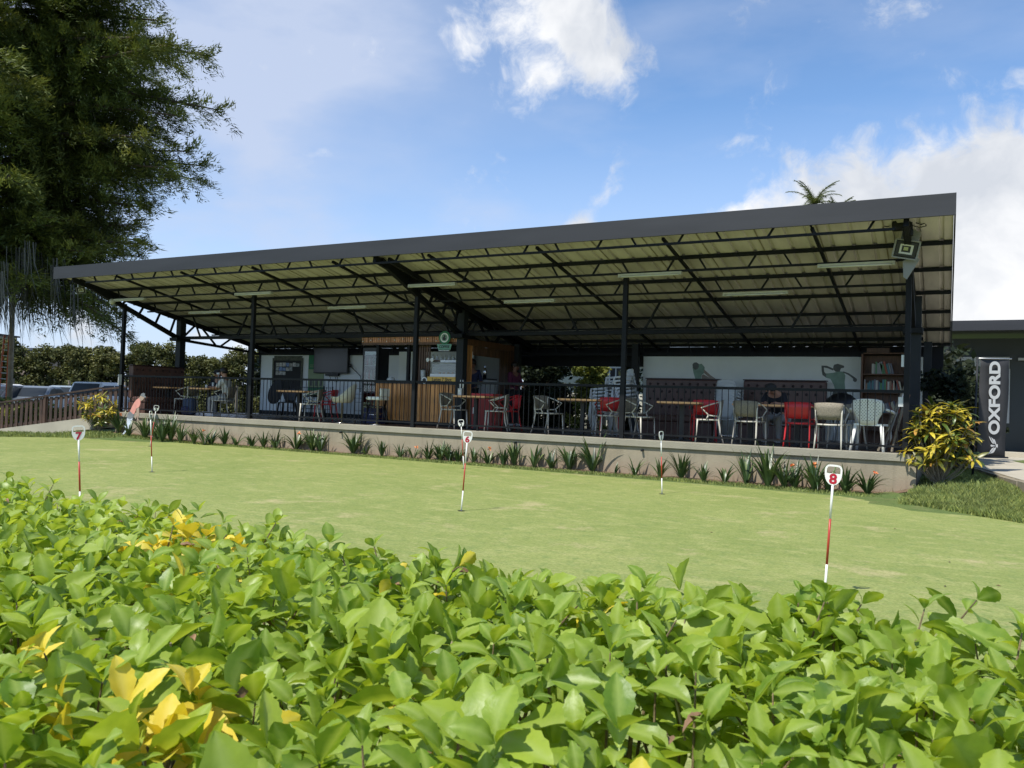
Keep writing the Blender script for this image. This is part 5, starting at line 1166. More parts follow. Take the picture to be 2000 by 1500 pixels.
# a few dead leaves on the green
for i, (px, py) in enumerate(((1748, 1033), (1846, 1145), (1950, 1144), (1855, 1098), (1120, 944), (1390, 1040))):
    p = atZ(px, py, .009); k = MB(); a = rnd.uniform(0, 6); s = .022; k.add([(p.x-cos(a)*s, p.y-sin(a)*s, .009), (p.x+sin(a)*s*.4, p.y-cos(a)*s*.4, .016), (p.x+cos(a)*s, p.y+sin(a)*s, .011), (p.x-sin(a)*s*.4, p.y+cos(a)*s*.4, .014)], [(0, 1, 2, 3)]); o = k.build('dead_leaf', K['wood_dk'], fix=False)
    tag(o, f'{ORDW[i]} tiny dark dead leaf on the green' , 'leaf', 'dead leaves on the green')
# ================================================================== crotons
K['crot'] = [mat('croton_green_leaf', (.07, .11, .02), .35, var=.4, scale=12, objvar=.3, trans=.2), mat('croton_yellow_leaf', (.75, .56, .06), .35, col2=(.30, .30, .04), scale=18, objvar=.25, trans=.25), mat('croton_orange_leaf', (.50, .24, .05), .35, col2=(.20, .17, .03), scale=18, objvar=.3, trans=.2), mat('croton_olive_leaf', (.16, .18, .03), .35, col2=(.30, .28, .05), scale=18, objvar=.3, trans=.2)]
def leaf_blade(L, w, fold=.25, droop=.5, S=5):
    mb = MB(); vs = []
    x = z = 0
    for s in range(S+1):
        t = s/S; a = droop*t; ww = w*sin(pi*min(.999, (t*.92+.06)))**.8
        if s: x += L/S*cos(a); z -= L/S*sin(a)-.02*L
        vs += [(x, -ww, z+fold*ww), (x, 0, z), (x, ww, z+fold*ww)]
    fs = []
    for s in range(S): b = s*3; fs += [(b, b+1, b+4, b+3), (b+1, b+2, b+5, b+4)]
    return mb.add(vs, fs)
def croton(label, base, H, Wd, nros, maxleaf, seed, big=1.0):
    rnd = random.Random(seed); t = thing('croton_shrub', label, 'shrub', base); src = {}
    for m in range(4):
        for v in range(2):
            o = leaf_blade(.17*big, .021*big, droop=[.4, 1.1][v]).build('leaf', K['crot'][m], t, fix=False, smooth=True); src[(m, v)] = o.data; bpy.data.objects.remove(o)
    rest = [MB() for _ in range(4)]; cnt = 0; ros = []
    for i in range(nros):
        a = rnd.uniform(0, 2*pi); r = Wd*sqrt(rnd.random()); zz = rnd.uniform(.25, 1.0)
        r *= sqrt(max(.05, 1-((zz-.52)/.56)**2)); ros.append(Vector((r*cos(a), r*sin(a)*.8, H*zz)))
    ros.sort(key=lambda p: p.y+base[1]*0)          # nearest the lawn first
    for i, c in enumerate(ros):
        d = (c-Vector((0, 0, H*.25))).normalized(); k = MB(); f = Vector((rnd.uniform(-.06, .06), rnd.uniform(-.05, .05), 0)); m_ = f.lerp(c, .5)+Vector((0, 0, -.12*H*.3)); k.tube([f, m_, c], [.010, .007, .004], 5); k.build('stem', K['rattan'], t, fix=False)
        y_ = rnd.random(); n = rnd.randint(9, 14)
        for j in range(n):
            az = j*2.4+rnd.uniform(-.3, .3); el = rnd.uniform(-.25, 1.0)*(.5+.5*j/n)+.1
            m = 1 if (y_ < .36 and j > n*.35) else rnd.choice((1, 0, 3, 3, 0)) if y_ < .7 else rnd.choice((2, 0, 3, 1))
            v = rnd.randint(0, 1); rot = Matrix.Rotation(az, 4, 'Z') @ Matrix.Rotation(-el, 4, 'Y'); q_ = d.to_track_quat('Z', 'X').to_matrix().to_4x4(); Mx = Matrix.Translation(c-d*.012*(n-j)*.7) @ q_.lerp(Matrix.Identity(4), .5) @ rot @ Matrix.Scale(rnd.uniform(.6, 1.15), 4)
            if cnt < maxleaf: o = bpy.data.objects.new('leaf', src[(m, v)]); COL.objects.link(o); o.parent = t; o.matrix_local = Mx; cnt += 1
            else:
                me = src[(m, v)]; mb = rest[m]; b = len(mb.v); mb.v += [tuple(Mx @ vv.co) for vv in me.vertices]; mb.tint += [0]*len(me.vertices)
                for p in me.polygons: mb.f.append(tuple(b+q2 for q2 in p.vertices)); mb.m.append(0)
    for m in range(4):
        if rest[m].v: tag(rest[m].build('foliage', K['crot'][m], t, fix=False, smooth=True), kind='stuff')
    return t
p = atD(1832, 935, 13.35); p.z = gz(p.x, p.y)
croton('big yellow and green croton shrub at the right corner of the terrace', p, 1.34, .62, 110, 290, 21, 1.35)
p = atD(205, 848, 23.6); p = Vector((-21.35, 14.75, .05))
croton('yellow flecked croton shrub at the left corner of the terrace', p, 1.12, .62, 44, 200, 22, 1.3)
# ================================================================== timber fence on the left walkway
far, Lb, Rb, end = RAMP
fn_ = thing('timber_fence', 'dark reddish timber fence with upright slats along the left walkway', 'fence', (0, 0, 0))
kf = mat('fence_stain', (.052, .030, .020), .6, var=.4, scale=6, stretch=(6, 6, .6), objvar=.25)
A = Lb+(Lb-Rb)*1.6; A.z = Lb.z-.02; segs = [(A, Lb), (Lb, Rb), (Rb, end)]
up = Vector((0, 0, 1)); src = None
for a, b in segs:
    k = MB(); k.bar(a+up*.86, b+up*.90, .10, .05); k.build('handrail', kf, fn_)
    k = MB(); k.bar(a+up*.74+Vector((0, .03, 0)), b+up*.78+Vector((0, .03, 0)), .035, .07); k.build('rail', kf, fn_)
    k = MB(); k.bar(a+up*.13+Vector((0, .03, 0)), b+up*.13+Vector((0, .03, 0)), .035, .07); k.build('rail', kf, fn_)
    n = int((b-a).length/.155)
    for i in range(n):
        p = a.lerp(b, (i+.5)/n)
        if src is None: k = MB(); k.bx(-.042, .042, -.012, .012, .05, .83); src = k.build('slat', kf, fn_); src.location = p
        else: share(src, 'slat', fn_, p, (0, random.uniform(-.02, .02), atan2((b-a).y, (b-a).x)))
for q_, w in ((Lb.lerp(Rb, .44), .13), (Rb, .09), (A.lerp(Lb, .3), .13)):
    k = MB(); k.bx(-w/2, w/2, -.05, .05, -.1, .86); o = k.build('fence_post', kf, fn_); o.location = q_+Vector((0, .02, 0))
# ================================================================== leaves for background planting
def leafmat(name, col, var=.4, trans=.15, sc=1.5, rough=.6): return mat(name, col, rough, var=var, scale=sc, tint=True, trans=trans, spec=.3)
K['hedge_dk'] = leafmat('hedge_foliage', (.085, .095, .028), .4)
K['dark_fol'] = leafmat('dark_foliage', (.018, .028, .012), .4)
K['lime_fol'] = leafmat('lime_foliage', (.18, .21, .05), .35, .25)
K['bark'] = mat('brown_bark', (.09, .065, .045), .9, var=.3, scale=6, bump=.5)
def clumps(centres, nleaf, size, seed, tint=(-.5, .6), flat=.8):
    """centres: (x,y,z,r); leaf-sized triangles spread through each clump's volume, denser on its shell"""
    rnd = random.Random(seed); mb = MB()
    for (x, y, z, r) in centres:
        tb = rnd.uniform(-.3, .35)
        for i in range(nleaf):
            d = Vector((rnd.gauss(0, 1), rnd.gauss(0, 1), rnd.gauss(0, 1))).normalized(); rr = r*(rnd.random()**.38)*(1+.25*noise.noise(Vector((x, y, z))+d*1.7)*2)
            p = Vector((x, y, z))+Vector((d.x*rr, d.y*rr, d.z*rr*flat)); s = size*rnd.uniform(.6, 1.3)
            a = Vector((rnd.gauss(0, 1), rnd.gauss(0, 1), rnd.gauss(0, .7))).normalized(); b = a.orthogonal().normalized(); b = (Matrix.Rotation(rnd.uniform(0, 6.28), 3, a) @ b)
            mb.t = tb+rnd.uniform(*tint)*.7
            mb.add([p-a*s*.5, p+b*s*.28, p+a*s*.6, p-b*s*.28], [(0, 1, 2), (0, 2, 3)])
    return mb
# row of bushy conifers beyond the car park
protos = []
for v in range(3):
    rnd = random.Random(40+v); cs = []
    for i in range(60):
        z = rnd.uniform(.1, 3.75); w = 1.45; cs.append((rnd.uniform(-w, w), rnd.uniform(-.6, .6), z, rnd.uniform(.42, .62)))
    for i in range(16): cs.append((rnd.uniform(-1.3, 1.3), rnd.uniform(-.4, .4), rnd.uniform(3.1, 3.9), .36))
    t = thing('hedge_tree', 'x', 'tree', (0, 0, 0), 0, 'row of clipped trees beyond the car park')
    clumps(cs, 230, .165, 50+v).build('crown', K['hedge_dk'], t, tint=True, fix=False)
    k = MB(); k.tube([(0, 0, -.2), (.05, 0, 1.5), (0, 0, 3)], [.09, .08, .04], 7); k.build('trunk', K['bark'], t); protos.append(t)
h0 = Vector((-54.5, 28.2, -.1)); h1 = Vector((-31.5, 41.0, -.1)); nh = 14
for i in range(nh):
    p = h0.lerp(h1, i/(nh-1)); s = .98+.12*sin(i*2.3)+.03*cos(i*5.1); o = protos[i % 3] if i < 3 else None
    lab = f'bushy olive green tree of the row beyond the cars, {["first","second","third","fourth","fifth","sixth","seventh","eighth","ninth","tenth","eleventh","twelfth","thirteenth","last"][i]} from the left'
    if o: o.location = p; o.scale = (1, 1, s); o.rotation_euler.z = radians(29); o['label'] = lab
    else: dup(protos[i % 3], p, radians(29+180*(i % 2)), lab, (1, 1, s))
# wire fence posts under the row
for i in range(7):
    p = h0.lerp(h1, .02+i*.13)+Vector((.55, -.95, 0)); k = MB(); k.bx(-.05, .05, -.05, .05, 0, 1.9); o = k.build('fence_post', K['rattan']); o.location = p; tag(o, f'{ORDW[i]} slim weathered post from the left before the row of trees', 'post', 'posts beyond the car park')
# grey building behind the trees
gbld = thing('grey_building', 'plain grey beige block behind the row of trees at the far left', 'building', (-76.3, 38.3, 0), radians(29))
k = MB(); k.bx(-4.5, 1.2, 0, 8, 0, 6.0); k.build('wall', mat('beige_block', (.30, .28, .24), .8, var=.1), gbld); k = MB(); k.bx(-4.7, 1.4, -.2, 8.2, 6.0, 6.15); k.build('roof', K['steel_grey'], gbld); k = MB(); k.bx(-2.5, -.9, -.03, .0, 3.6, 4.8); k.build('window', K['glossblk'], gbld)
lb_ = thing('low_building', 'low brown roofed building behind the row of trees at the far left', 'building', (-73.8, 39.9, 0), radians(29))
k = MB(); k.bx(0, 3.7, 0, 7, 0, 4.3); k.build('wall', mat('tan_block', (.28, .22, .17), .8, var=.1), lb_); k = MB(); k.add([(-.3, -.4, 4.3), (4.0, -.4, 4.3), (4.0, 7.4, 4.9), (-.3, 7.4, 4.9), (-.3, -.4, 4.45), (4.0, -.4, 4.45), (4.0, 7.4, 5.05), (-.3, 7.4, 5.05)], [(0, 1, 2, 3), (4, 5, 6, 7), (0, 1, 5, 4), (1, 2, 6, 5), (2, 3, 7, 6), (3, 0, 4, 7)]); k.build('roof', K['steel_grey'], lb_)
# ================================================================== parked cars
K['cglass'] = mat('car_glass', (.02, .024, .026), .3, spec=.3); K['tyre'] = mat('tyre_rubber', (.015, .015, .015), .8)
def car(label, loc, rz, col, kind='saloon', name='parked_car'):
    t = thing(name, label, 'pickup' if kind == 'pickup' else 'car', loc, rz, 'vehicles parked beyond the fence'); pm_ = mat('car_paint', col, .35, metal=0.0, coat=.35)
    # front towards -Y, length along Y
    L, W = 4.3, 1.74; h1, h2 = .82, 1.46
    prof = {'saloon': [(-2.15, .30), (-2.15, .62), (-2.0, .76), (-1.15, .92), (-.35, 1.40), (.0, 1.46), (.9, 1.44), (1.65, 1.02), (2.1, .95), (2.15, .60), (2.12, .30)],
            'hatch': [(-1.95, .30), (-1.95, .66), (-1.8, .82), (-1.05, .98), (-.35, 1.48), (.1, 1.53), (1.4, 1.48), (1.85, 1.05), (1.95, .9), (1.93, .30)],
            'pickup': [(-2.5, .42), (-2.5, .85), (-2.3, 1.02), (-1.3, 1.08), (-.6, 1.62), (-.2, 1.70), (.75, 1.68), (.95, 1.10), (2.5, 1.10), (2.5, .45)]}[kind]
    n = len(prof); V = []
    for sx, ins in ((-1, 0), (-.86, 1), (.86, 1), (1, 0)): pass
    def wd(z): return W/2*(1.0 if z < .95 else 1.0-.26*(z-.95))
    for s in (-1, 1):
        for (y, z) in prof: V.append((s*wd(z)*(1 if abs(y) < 1.9 else .92), y, z))
    fs = [tuple(range(n)), tuple(range(2*n-1, n-1, -1))]+[(i, i+n, (i+1) % n+n, (i+1) % n) for i in range(n)]
    k = MB(); k.add(V, fs); o = k.build('body', pm_, t, smooth=False); bv = o.modifiers.new('b', 'BEVEL'); bv.width = .06; bv.segments = 2; bv.limit_method = 'ANGLE'; bv.angle_limit = radians(12)
    top = [p for p in prof if p[1] > 1.3]; i0 = prof.index(top[0]); i1 = prof.index(top[-1])
    def quad(a, b, nm, inset=.12, out=.012):
        (y0, z0), (y1, z1) = a, b; k = MB(); d = Vector((0, y1-y0, z1-z0)); nn = Vector((0, -d.z, d.y)).normalized()*out
        if nn.z < 0: nn = -nn
        p = [Vector((s*(wd(z)-inset), y, z))+nn for (y, z), s in ((( y0+(y1-y0)*.1, z0+(z1-z0)*.1), -1), ((y0+(y1-y0)*.1, z0+(z1-z0)*.1), 1), ((y0+(y1-y0)*.92, z0+(z1-z0)*.92), 1), ((y0+(y1-y0)*.92, z0+(z1-z0)*.92), -1))]
        k.add(p, [(0, 1, 2, 3)]); k.build(nm, K['cglass'], t)
    quad(prof[i0-1], prof[i0], 'windscreen'); quad(prof[i1], prof[i1+1], 'rear_window')
    for s in (-1, 1):
        ys = prof[i0-1][0]+.25, prof[i0][0]+.05, prof[i1][0]-.05, prof[i1+1][0]-.2; zb = prof[i0-1][1]+.06; zt = top[0][1]-.07
        ym = (ys[1]+ys[2])/2
        for (a, b, c, d) in (((ys[0], zb), (ym-.03, zb), (ym-.03, zt+.02), (ys[1], zt)), ((ym+.03, zb), (ys[3], zb+.03), (ys[2], zt), (ym+.03, zt+.02))):
            k = MB(); k.add([(s*(wd(z)+.012), y, z) for y, z in (a, b, c, d)], [(0, 1, 2, 3)]); k.build('side_window', K['cglass'], t)
        for y in (prof[0][0]+.85, prof[-1][0]-.8):
            w = bpy.data.objects.new('wheel', None); COL.objects.link(w); w.parent = t; w.location = (s*(W/2-.08), y, .31); w.rotation_euler = (0, radians(90), 0)
            k = MB(); k.lathe([(.20, -.1), (.31, -.09), (.32, 0), (.31, .09), (.20, .1)], 18); k.build('tyre', K['tyre'], w, smooth=True); k = MB(); k.lathe([(.02, -.105), (.20, -.10), (.2, .10), (.02, .105)], 12); k.build('rim', K['alu'], w)
        k = MB(); k.ball((s*W*.36, prof[1][0]+.04, .66), .13, 10, (1.2, .5, .6)); k.build('headlight', K['greyp'], t, smooth=True)
        k = MB(); k.ball((s*W*.42, prof[-1][0]-.02, .85), .1, 8, (.6, .4, 1.4)); k.build('tail_light', K['red'], t, smooth=True)
        k = MB(); k.ball((s*(W/2+.1), prof[i0-1][0]+.35, 1.0), .09, 8, (1.1, .6, .8)); k.build('wing_mirror', pm_, t, smooth=True)
    k = MB(); k.bx(-.5, .5, prof[0][0]-.02, prof[0][0]+.02, .42, .60); k.build('grille', K['black'], t)
    k = MB(); k.bx(-.25, .25, prof[0][0]-.035, prof[0][0]-.021, .40, .50); k.build('number_plate', K['greyp'], t)
    if kind == 'pickup': k = MB(); k.bx(-.72, .72, 1.0, 2.42, 1.0, 1.115); k.build('load_bed', K['blackm'], t)
    return t
def carat(px, py, D, z=-.085): p = atD(px, py, D); p.z = z; return p
car('grey saloon facing the fence, nearest the slatted fence post', carat(68, 790, 37), radians(38), (.12, .14, .16), 'saloon')
car('white pickup seen from behind just left of the terrace', carat(195, 790, 34), radians(195), (.75, .75, .75), 'pickup', 'pickup_truck')
car('silver blue hatchback between the grey saloon and the white pickup', carat(128, 790, 42), radians(40), (.30, .36, .40), 'hatch')
car('pale silver car partly behind the wooden pole', carat(42, 785, 43), radians(35), (.55, .58, .60), 'saloon')
car('white car at the far left edge behind the orange ladder', carat(12, 785, 46), radians(80), (.75, .76, .76), 'hatch')
car('dark saloon behind the grey saloon in the second row', carat(78, 780, 50), radians(45), (.05, .055, .065), 'saloon')
car('white car seen through the first front post gap', carat(232, 790, 40), radians(200), (.72, .72, .74), 'hatch')
car('light blue silver car in the second row behind the white pickup', carat(160, 780, 50), radians(50), (.42, .48, .52), 'hatch')
car('black car parked low at the extreme left', carat(-6, 795, 36), radians(30), (.03, .03, .035), 'saloon')
# wooden pole and orange ladder
wp_ = thing('wooden_pole', 'pale weathered wooden pole standing left of the car park', 'pole', (0, 0, 0)); a = atD(18, 800, 30); a.z = -.1; b = atD(26, 560, 30)
k = MB(); k.tube([a, b], [.10, .08], 10); k.build('shaft', mat('pale_pole', (.32, .27, .2), .8, var=.2), wp_, smooth=True); k = MB(); k.tube([b-Vector((0, 0, .5)), b-Vector((0, 0, .42))], .10, 10); k.build('band', K['alu'], wp_)
ld = thing('ladder', 'tall orange ladder leaning on the wooden pole', 'ladder', (0, 0, 0)); o_ = mat('orange_fibreglass', (.55, .12, .03), .5)
p0, p1, q0, q1 = atD(-5, 790, 29.2), atD(9, 655, 29.7), atD(11, 792, 29.2), atD(17, 655, 29.7)
for a, b in ((p0, p1), (q0, q1)): k = MB(); k.bar(a, b, .04, .06); k.build('rail', o_, ld)
for i in range(12): t_ = .04+i*.083; k = MB(); k.bar(p0.lerp(p1, t_), q0.lerp(q1, t_), .035); k.build('rung', K['greyp'], ld)
# loose shrubs between fence and cars
sp = None
for i, (px, py, D_) in enumerate(((8, 835, 26), (40, 830, 26.5), (75, 822, 27), (110, 818, 27.5), (140, 812, 28), (170, 812, 28), (205, 805, 29), (-30, 835, 25), (60, 805, 31), (85, 800, 32))):
    p = atD(px, py, D_); p.z = -.1
    lab = f'low yellow green shrub behind the timber fence, {["fourth","fifth","sixth","seventh","eighth","ninth","tenth","first","second","third"][i]} of ten along it'
    if sp is None:
        sp = thing('low_shrub', lab, 'shrub', p, 0, 'shrubs behind the timber fence'); rnd = random.Random(77)
        clumps([(rnd.uniform(-.6, .6), rnd.uniform(-.3, .3), rnd.uniform(.25, .85), .28) for _ in range(16)], 60, .13, 70).build('foliage', K['lime_fol'], sp, tint=True, fix=False); k = MB(); k.tube([(0, 0, 0), (.05, 0, .6)], .03, 6); k.build('stem', K['bark'], sp)
    else: dup(sp, p, i*1.3, lab, (1, 1, .8+.25*((i*7) % 4)/3))
# ================================================================== the conifer
K['needle'] = leafmat('cypress_foliage', (.095, .125, .032), .5, .22, .45)
K['moss'] = mat('hanging_moss', (.085, .085, .075), .9, tint=True)
tr = thing('conifer_tree', 'huge dark cypress with drooping sprays and grey hanging moss at the left', 'tree', (-30.2, 15.9, 0))
k = MB(); k.tube([(0, 0, -.2), (.1, 0, 4), (0, .1, 10), (.1, 0, 16), (0, 0, 21)], [.55, .45, .36, .22, .05], 14); k.build('trunk', K['bark'], tr, smooth=True)
rnd = random.Random(9); mbN = MB(); mbB = MB(); mbM = MB()
RP = [(3.0, 5.0), (4.2, 5.2), (5.6, 5.6), (7.4, 5.8), (9.0, 6.9), (11, 7.5), (12.2, 7.4), (14, 7.2), (16, 6.6), (18, 4.6), (20, 2.0), (21.5, .4)]
def RZ(z):
    for (a, ra), (b, rb) in zip(RP[:-1], RP[1:]):
        if a <= z <= b: return ra+(rb-ra)*(z-a)/(b-a)
    return RP[0][1] if z < 3 else .3
def tuft(p, d, L, tb):
    """flat fan of scale-leaf sprays"""
    d = d.normalized(); s = d.cross(Vector((0, 0, 1))); s = s.normalized() if s.length > .1 else Vector((1, 0, 0)); s = (s+Vector((0, 0, rnd.uniform(-.5, .5)))).normalized()
    u2 = d.cross(s)
    for i in range(15):
        o_ = Vector((rnd.gauss(0, .085), rnd.gauss(0, .085), rnd.gauss(0, .10))); dd = (d*.9+s*rnd.uniform(-.8, .8)+u2*rnd.uniform(-.5, .5)+Vector((0, 0, rnd.uniform(-.1, .45)))).normalized(); l = L*rnd.uniform(.45, .85); w = (s+u2*rnd.uniform(-.8, .8))*.020*rnd.uniform(.7, 1.4)
        mbN.t = tb+rnd.uniform(-.25, .3)+.8*o_.z; q = p+o_; mbN.add([q-w, q+w, q+dd*l], [(0, 1, 2)])  # tint rises with height: lit tops and shaded undersides put into the colour
def limb(z0, az, L, rise, droop):
    pts = []; d2 = Vector((cos(az), sin(az), 0)); side = Vector((-sin(az), cos(az), 0)); bend = rnd.uniform(-.15, .15); N_ = 14
    for i in range(N_+1):
        t = i/N_; pts.append(Vector((0, 0, z0))+d2*L*t+side*L*bend*t*t+Vector((0, 0, rise*L*t-droop*L*t*t+.06*L*max(0, t-.8))))
    mbB.tube(pts[::2], [.10*(1-i/8)+.012 for i in range(len(pts[::2]))], 5)
    tb0 = rnd.uniform(-.25, .25)
    for i in range(3, N_+1):
        t = i/N_; p = pts[i]; dr = (pts[i]-pts[i-1]).normalized()
        for sd in (-1, 1):
            for rep in range(2 if t < .8 else 1):
                bl = L*(.26*(1-t)+.07)*rnd.uniform(.6, 1.2)+.25; bd = (dr*rnd.uniform(.5, 1.0)+side*sd*rnd.uniform(.4, 1)+Vector((0, 0, rnd.uniform(-.6, .5)))).normalized()
                q = p; m_ = max(3, int(bl/.16)); tb = tb0+rnd.uniform(-.2, .2)+(.25 if t > .75 else 0)
                for j in range(m_):
                    q = q+bd*bl/m_+Vector((0, 0, -.02*j)); tuft(q, (bd+Vector((rnd.gauss(0, .3), rnd.gauss(0, .3), rnd.gauss(-.05, .3)))), rnd.uniform(.2, .36), tb)
                if rnd.random() < .3: mbB.tube([p, p+bd*bl*.8], .01, 3, cap=False)
    for j in range(5): tuft(pts[-1], dr+Vector((rnd.gauss(0, .3), rnd.gauss(0, .3), rnd.gauss(0, .2))), .34, tb0+.3)
nl = 0
VA = atan2(Rt.y, Rt.x)    # azimuth of the crown's side that stands out against the sky
for i in range(165):
    z = 5.6+15.0*((i+.5)/165)**1.15; az = i*2.39996+rnd.uniform(-.3, .3); L = RZ(z+.6)*rnd.uniform(.72, 1.04)
    da = abs((az-VA+pi) % (2*pi)-pi)
    if 7.2 < z < 8.6 and da < .5: L *= .7
    limb(z, az, L, rnd.uniform(.02, .22) if z > 6 else rnd.uniform(-.05, .1), rnd.uniform(.05, .2)); nl += 1
for (z, da, L, rise, dr_) in ((11.9, .0, 7.9, .10, .14), (11.2, -.2, 7.4, .05, .12), (9.6, .1, 7.7, .06, .10), (9.2, -.1, 7.3, .06, .12), (12.8, -.1, 7.3, .12, .12), (14.0, .1, 7.3, .12, .15), (14.8, -.25, 7.2, .2, .14), (15.6, .05, 7.2, .2, .14), (8.3, .15, 5.6, -.0, .08), (6.6, -.1, 5.9, .05, .1), (6.0, .1, 5.6, .0, .12), (5.6, -.10, 5.3, -.05, .32), (5.4, .06, 5.2, -.06, .36), (5.9, .0, 5.2, -.02, .36)):
    limb(z, VA+da, L, rise, dr_)
# curtains of hanging moss under the lowest limbs
for i in range(190):
    a = rnd.uniform(0, 2*pi); r = rnd.uniform(1.0, 4.9); x, y = r*cos(a), r*sin(a); z = rnd.uniform(4.7, 5.9); L = rnd.uniform(1.2, 3.0)*(1.0 if r > 2 else .7)
    for j in range(rnd.randint(5, 14)):
        xx, yy = x+rnd.gauss(0, .10), y+rnd.gauss(0, .10); l = L*rnd.uniform(.45, 1); dx = rnd.gauss(.10, .12); mbM.t = rnd.uniform(-.4, .5); w = rnd.uniform(.006, .016); g_ = rnd.uniform(0, 3.14); wx, wy = cos(g_)*w, sin(g_)*w
        mbM.add([(xx-wx, yy-wy, z), (xx+wx, yy+wy, z), (xx+wx*1.2+dx*.5, yy+wy*1.2, z-l*.5), (xx-wx*1.2+dx*.5, yy-wy*1.2, z-l*.5), (xx+dx*l*1.6, yy, z-l)], [(0, 1, 2, 3), (3, 2, 4)])
mbN.build('crown', K['needle'], tr, tint=True, fix=False); mbB.build('limbs', K['bark'], tr, fix=False); tag(mbM.build('hanging_moss', K['moss'], tr, tint=True, fix=False), kind='stuff')
# ================================================================== planting and buildings behind the pavilion
def tree(name, label, cat, loc, cs, n, size, m, seed, trunk=1.5, grp=None):
    t = thing(name, label, cat, loc, 0, grp); clumps(cs, int(n*1.6), size*1.5, seed).build('crown', m, t, tint=True, fix=False); k = MB(); k.tube([(0, 0, -.1), (.03, 0, trunk*.6), (0, 0, trunk)], [.08, .07, .04], 7); k.build('trunk', K['bark'], t); return t
rnd = random.Random(31)
def cl(n, wx, wy, z0, z1, r0, r1): return [(rnd.uniform(-wx, wx), rnd.uniform(-wy, wy), rnd.uniform(z0, z1), rnd.uniform(r0, r1)) for _ in range(n)]
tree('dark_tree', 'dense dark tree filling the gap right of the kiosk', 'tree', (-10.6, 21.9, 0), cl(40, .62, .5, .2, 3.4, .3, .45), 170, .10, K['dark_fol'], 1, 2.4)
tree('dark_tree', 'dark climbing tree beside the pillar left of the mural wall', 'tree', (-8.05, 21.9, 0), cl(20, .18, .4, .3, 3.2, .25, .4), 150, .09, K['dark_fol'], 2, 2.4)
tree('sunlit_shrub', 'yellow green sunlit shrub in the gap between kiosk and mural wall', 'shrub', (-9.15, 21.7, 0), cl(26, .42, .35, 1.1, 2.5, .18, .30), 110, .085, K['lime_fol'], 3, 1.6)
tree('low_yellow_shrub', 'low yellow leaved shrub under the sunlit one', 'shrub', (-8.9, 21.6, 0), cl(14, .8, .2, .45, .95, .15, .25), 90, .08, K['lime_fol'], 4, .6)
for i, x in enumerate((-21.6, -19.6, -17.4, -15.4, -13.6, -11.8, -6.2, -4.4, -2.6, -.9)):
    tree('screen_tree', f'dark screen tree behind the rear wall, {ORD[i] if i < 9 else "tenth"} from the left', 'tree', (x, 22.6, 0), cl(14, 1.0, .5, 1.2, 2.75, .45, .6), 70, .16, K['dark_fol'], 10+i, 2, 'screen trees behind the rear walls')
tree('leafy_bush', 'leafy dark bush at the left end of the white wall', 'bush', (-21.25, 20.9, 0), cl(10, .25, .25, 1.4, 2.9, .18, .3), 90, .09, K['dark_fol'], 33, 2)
# cream house seen through the gap
hs = thing('cream_house', 'cream house with a white framed window seen through the gap in the rear wall', 'house', (0, 0, 0))
hw = mat('cream_render', (.52, .50, .42), .8, var=.08)
k = MB(); k.bx(-13.5, -9.0, 27.0, 27.3, 0, 3.05); k.build('wall', hw, hs); k = MB(); k.bx(-14, -8.6, 26.2, 27.5, 3.05, 3.45); k.build('roof', K['steel_grey'], hs)
k = MB(); k.bx(-11.0, -10.72, 26.9, 26.99, 0, 3.0); k.build('drain_pipe', K['steel'], hs)
k = MB(); k.bx(-10.62, -10.12, 26.95, 26.995, 2.05, 2.75); k.build('window_frame', K['print_w'], hs)
for x in (-10.57, -10.34): k = MB(); k.bx(x, x+.18, 26.93, 26.948, 2.14, 2.66); k.build('window_pane', K['glossblk'], hs)
k = MB(); k.bx(-10.42, -10.20, 26.95, 26.99, 1.72, 1.92); k.build('green_sign', K['green'], hs)
# low building at the right
rb = thing('low_house', 'low shaded house with grey fascia and white framed window at the right edge', 'house', (0, 0, 0))
k = MB(); k.bx(-.3, 12, 24.0, 24.06, 3.58, 3.84); k.build('fascia', K['fascia'], rb)
k = MB(); k.bx(-.3, 12, 24.07, 31, 3.70, 3.80); k.build('roof', K['fascia'], rb)
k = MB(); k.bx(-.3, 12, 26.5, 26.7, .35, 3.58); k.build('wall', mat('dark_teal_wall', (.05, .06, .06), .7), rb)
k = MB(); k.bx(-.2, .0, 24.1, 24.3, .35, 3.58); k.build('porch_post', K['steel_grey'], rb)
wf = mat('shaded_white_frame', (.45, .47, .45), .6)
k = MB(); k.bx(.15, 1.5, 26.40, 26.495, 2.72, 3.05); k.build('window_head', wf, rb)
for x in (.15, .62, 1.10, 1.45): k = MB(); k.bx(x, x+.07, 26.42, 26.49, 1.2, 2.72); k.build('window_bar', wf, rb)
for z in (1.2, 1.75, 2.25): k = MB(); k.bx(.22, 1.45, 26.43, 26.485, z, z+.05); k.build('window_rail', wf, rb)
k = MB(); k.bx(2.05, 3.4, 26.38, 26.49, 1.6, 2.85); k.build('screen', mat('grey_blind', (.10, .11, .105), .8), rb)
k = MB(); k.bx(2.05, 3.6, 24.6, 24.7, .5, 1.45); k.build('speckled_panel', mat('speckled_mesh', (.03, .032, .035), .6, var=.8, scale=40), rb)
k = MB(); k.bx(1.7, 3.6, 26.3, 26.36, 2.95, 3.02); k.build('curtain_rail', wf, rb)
k = MB(); k.bx(-.2, 9, 23.4, 24.0, .392, .50); k.build('step', K['path'], rb)
tree('dark_shrub', 'tall dark shrub in shade between the terrace pillar and the low house', 'shrub', (.15, 18.9, .3), cl(22, .42, .45, .2, 1.9, .2, .34), 120, .09, K['dark_fol'], 35, 1.2)
tree('dark_shrub', 'dark bush in shade behind the banner pole', 'shrub', (.55, 20.6, .3), cl(16, .4, .4, .2, 1.6, .2, .34), 120, .09, K['dark_fol'], 36, 1.2)
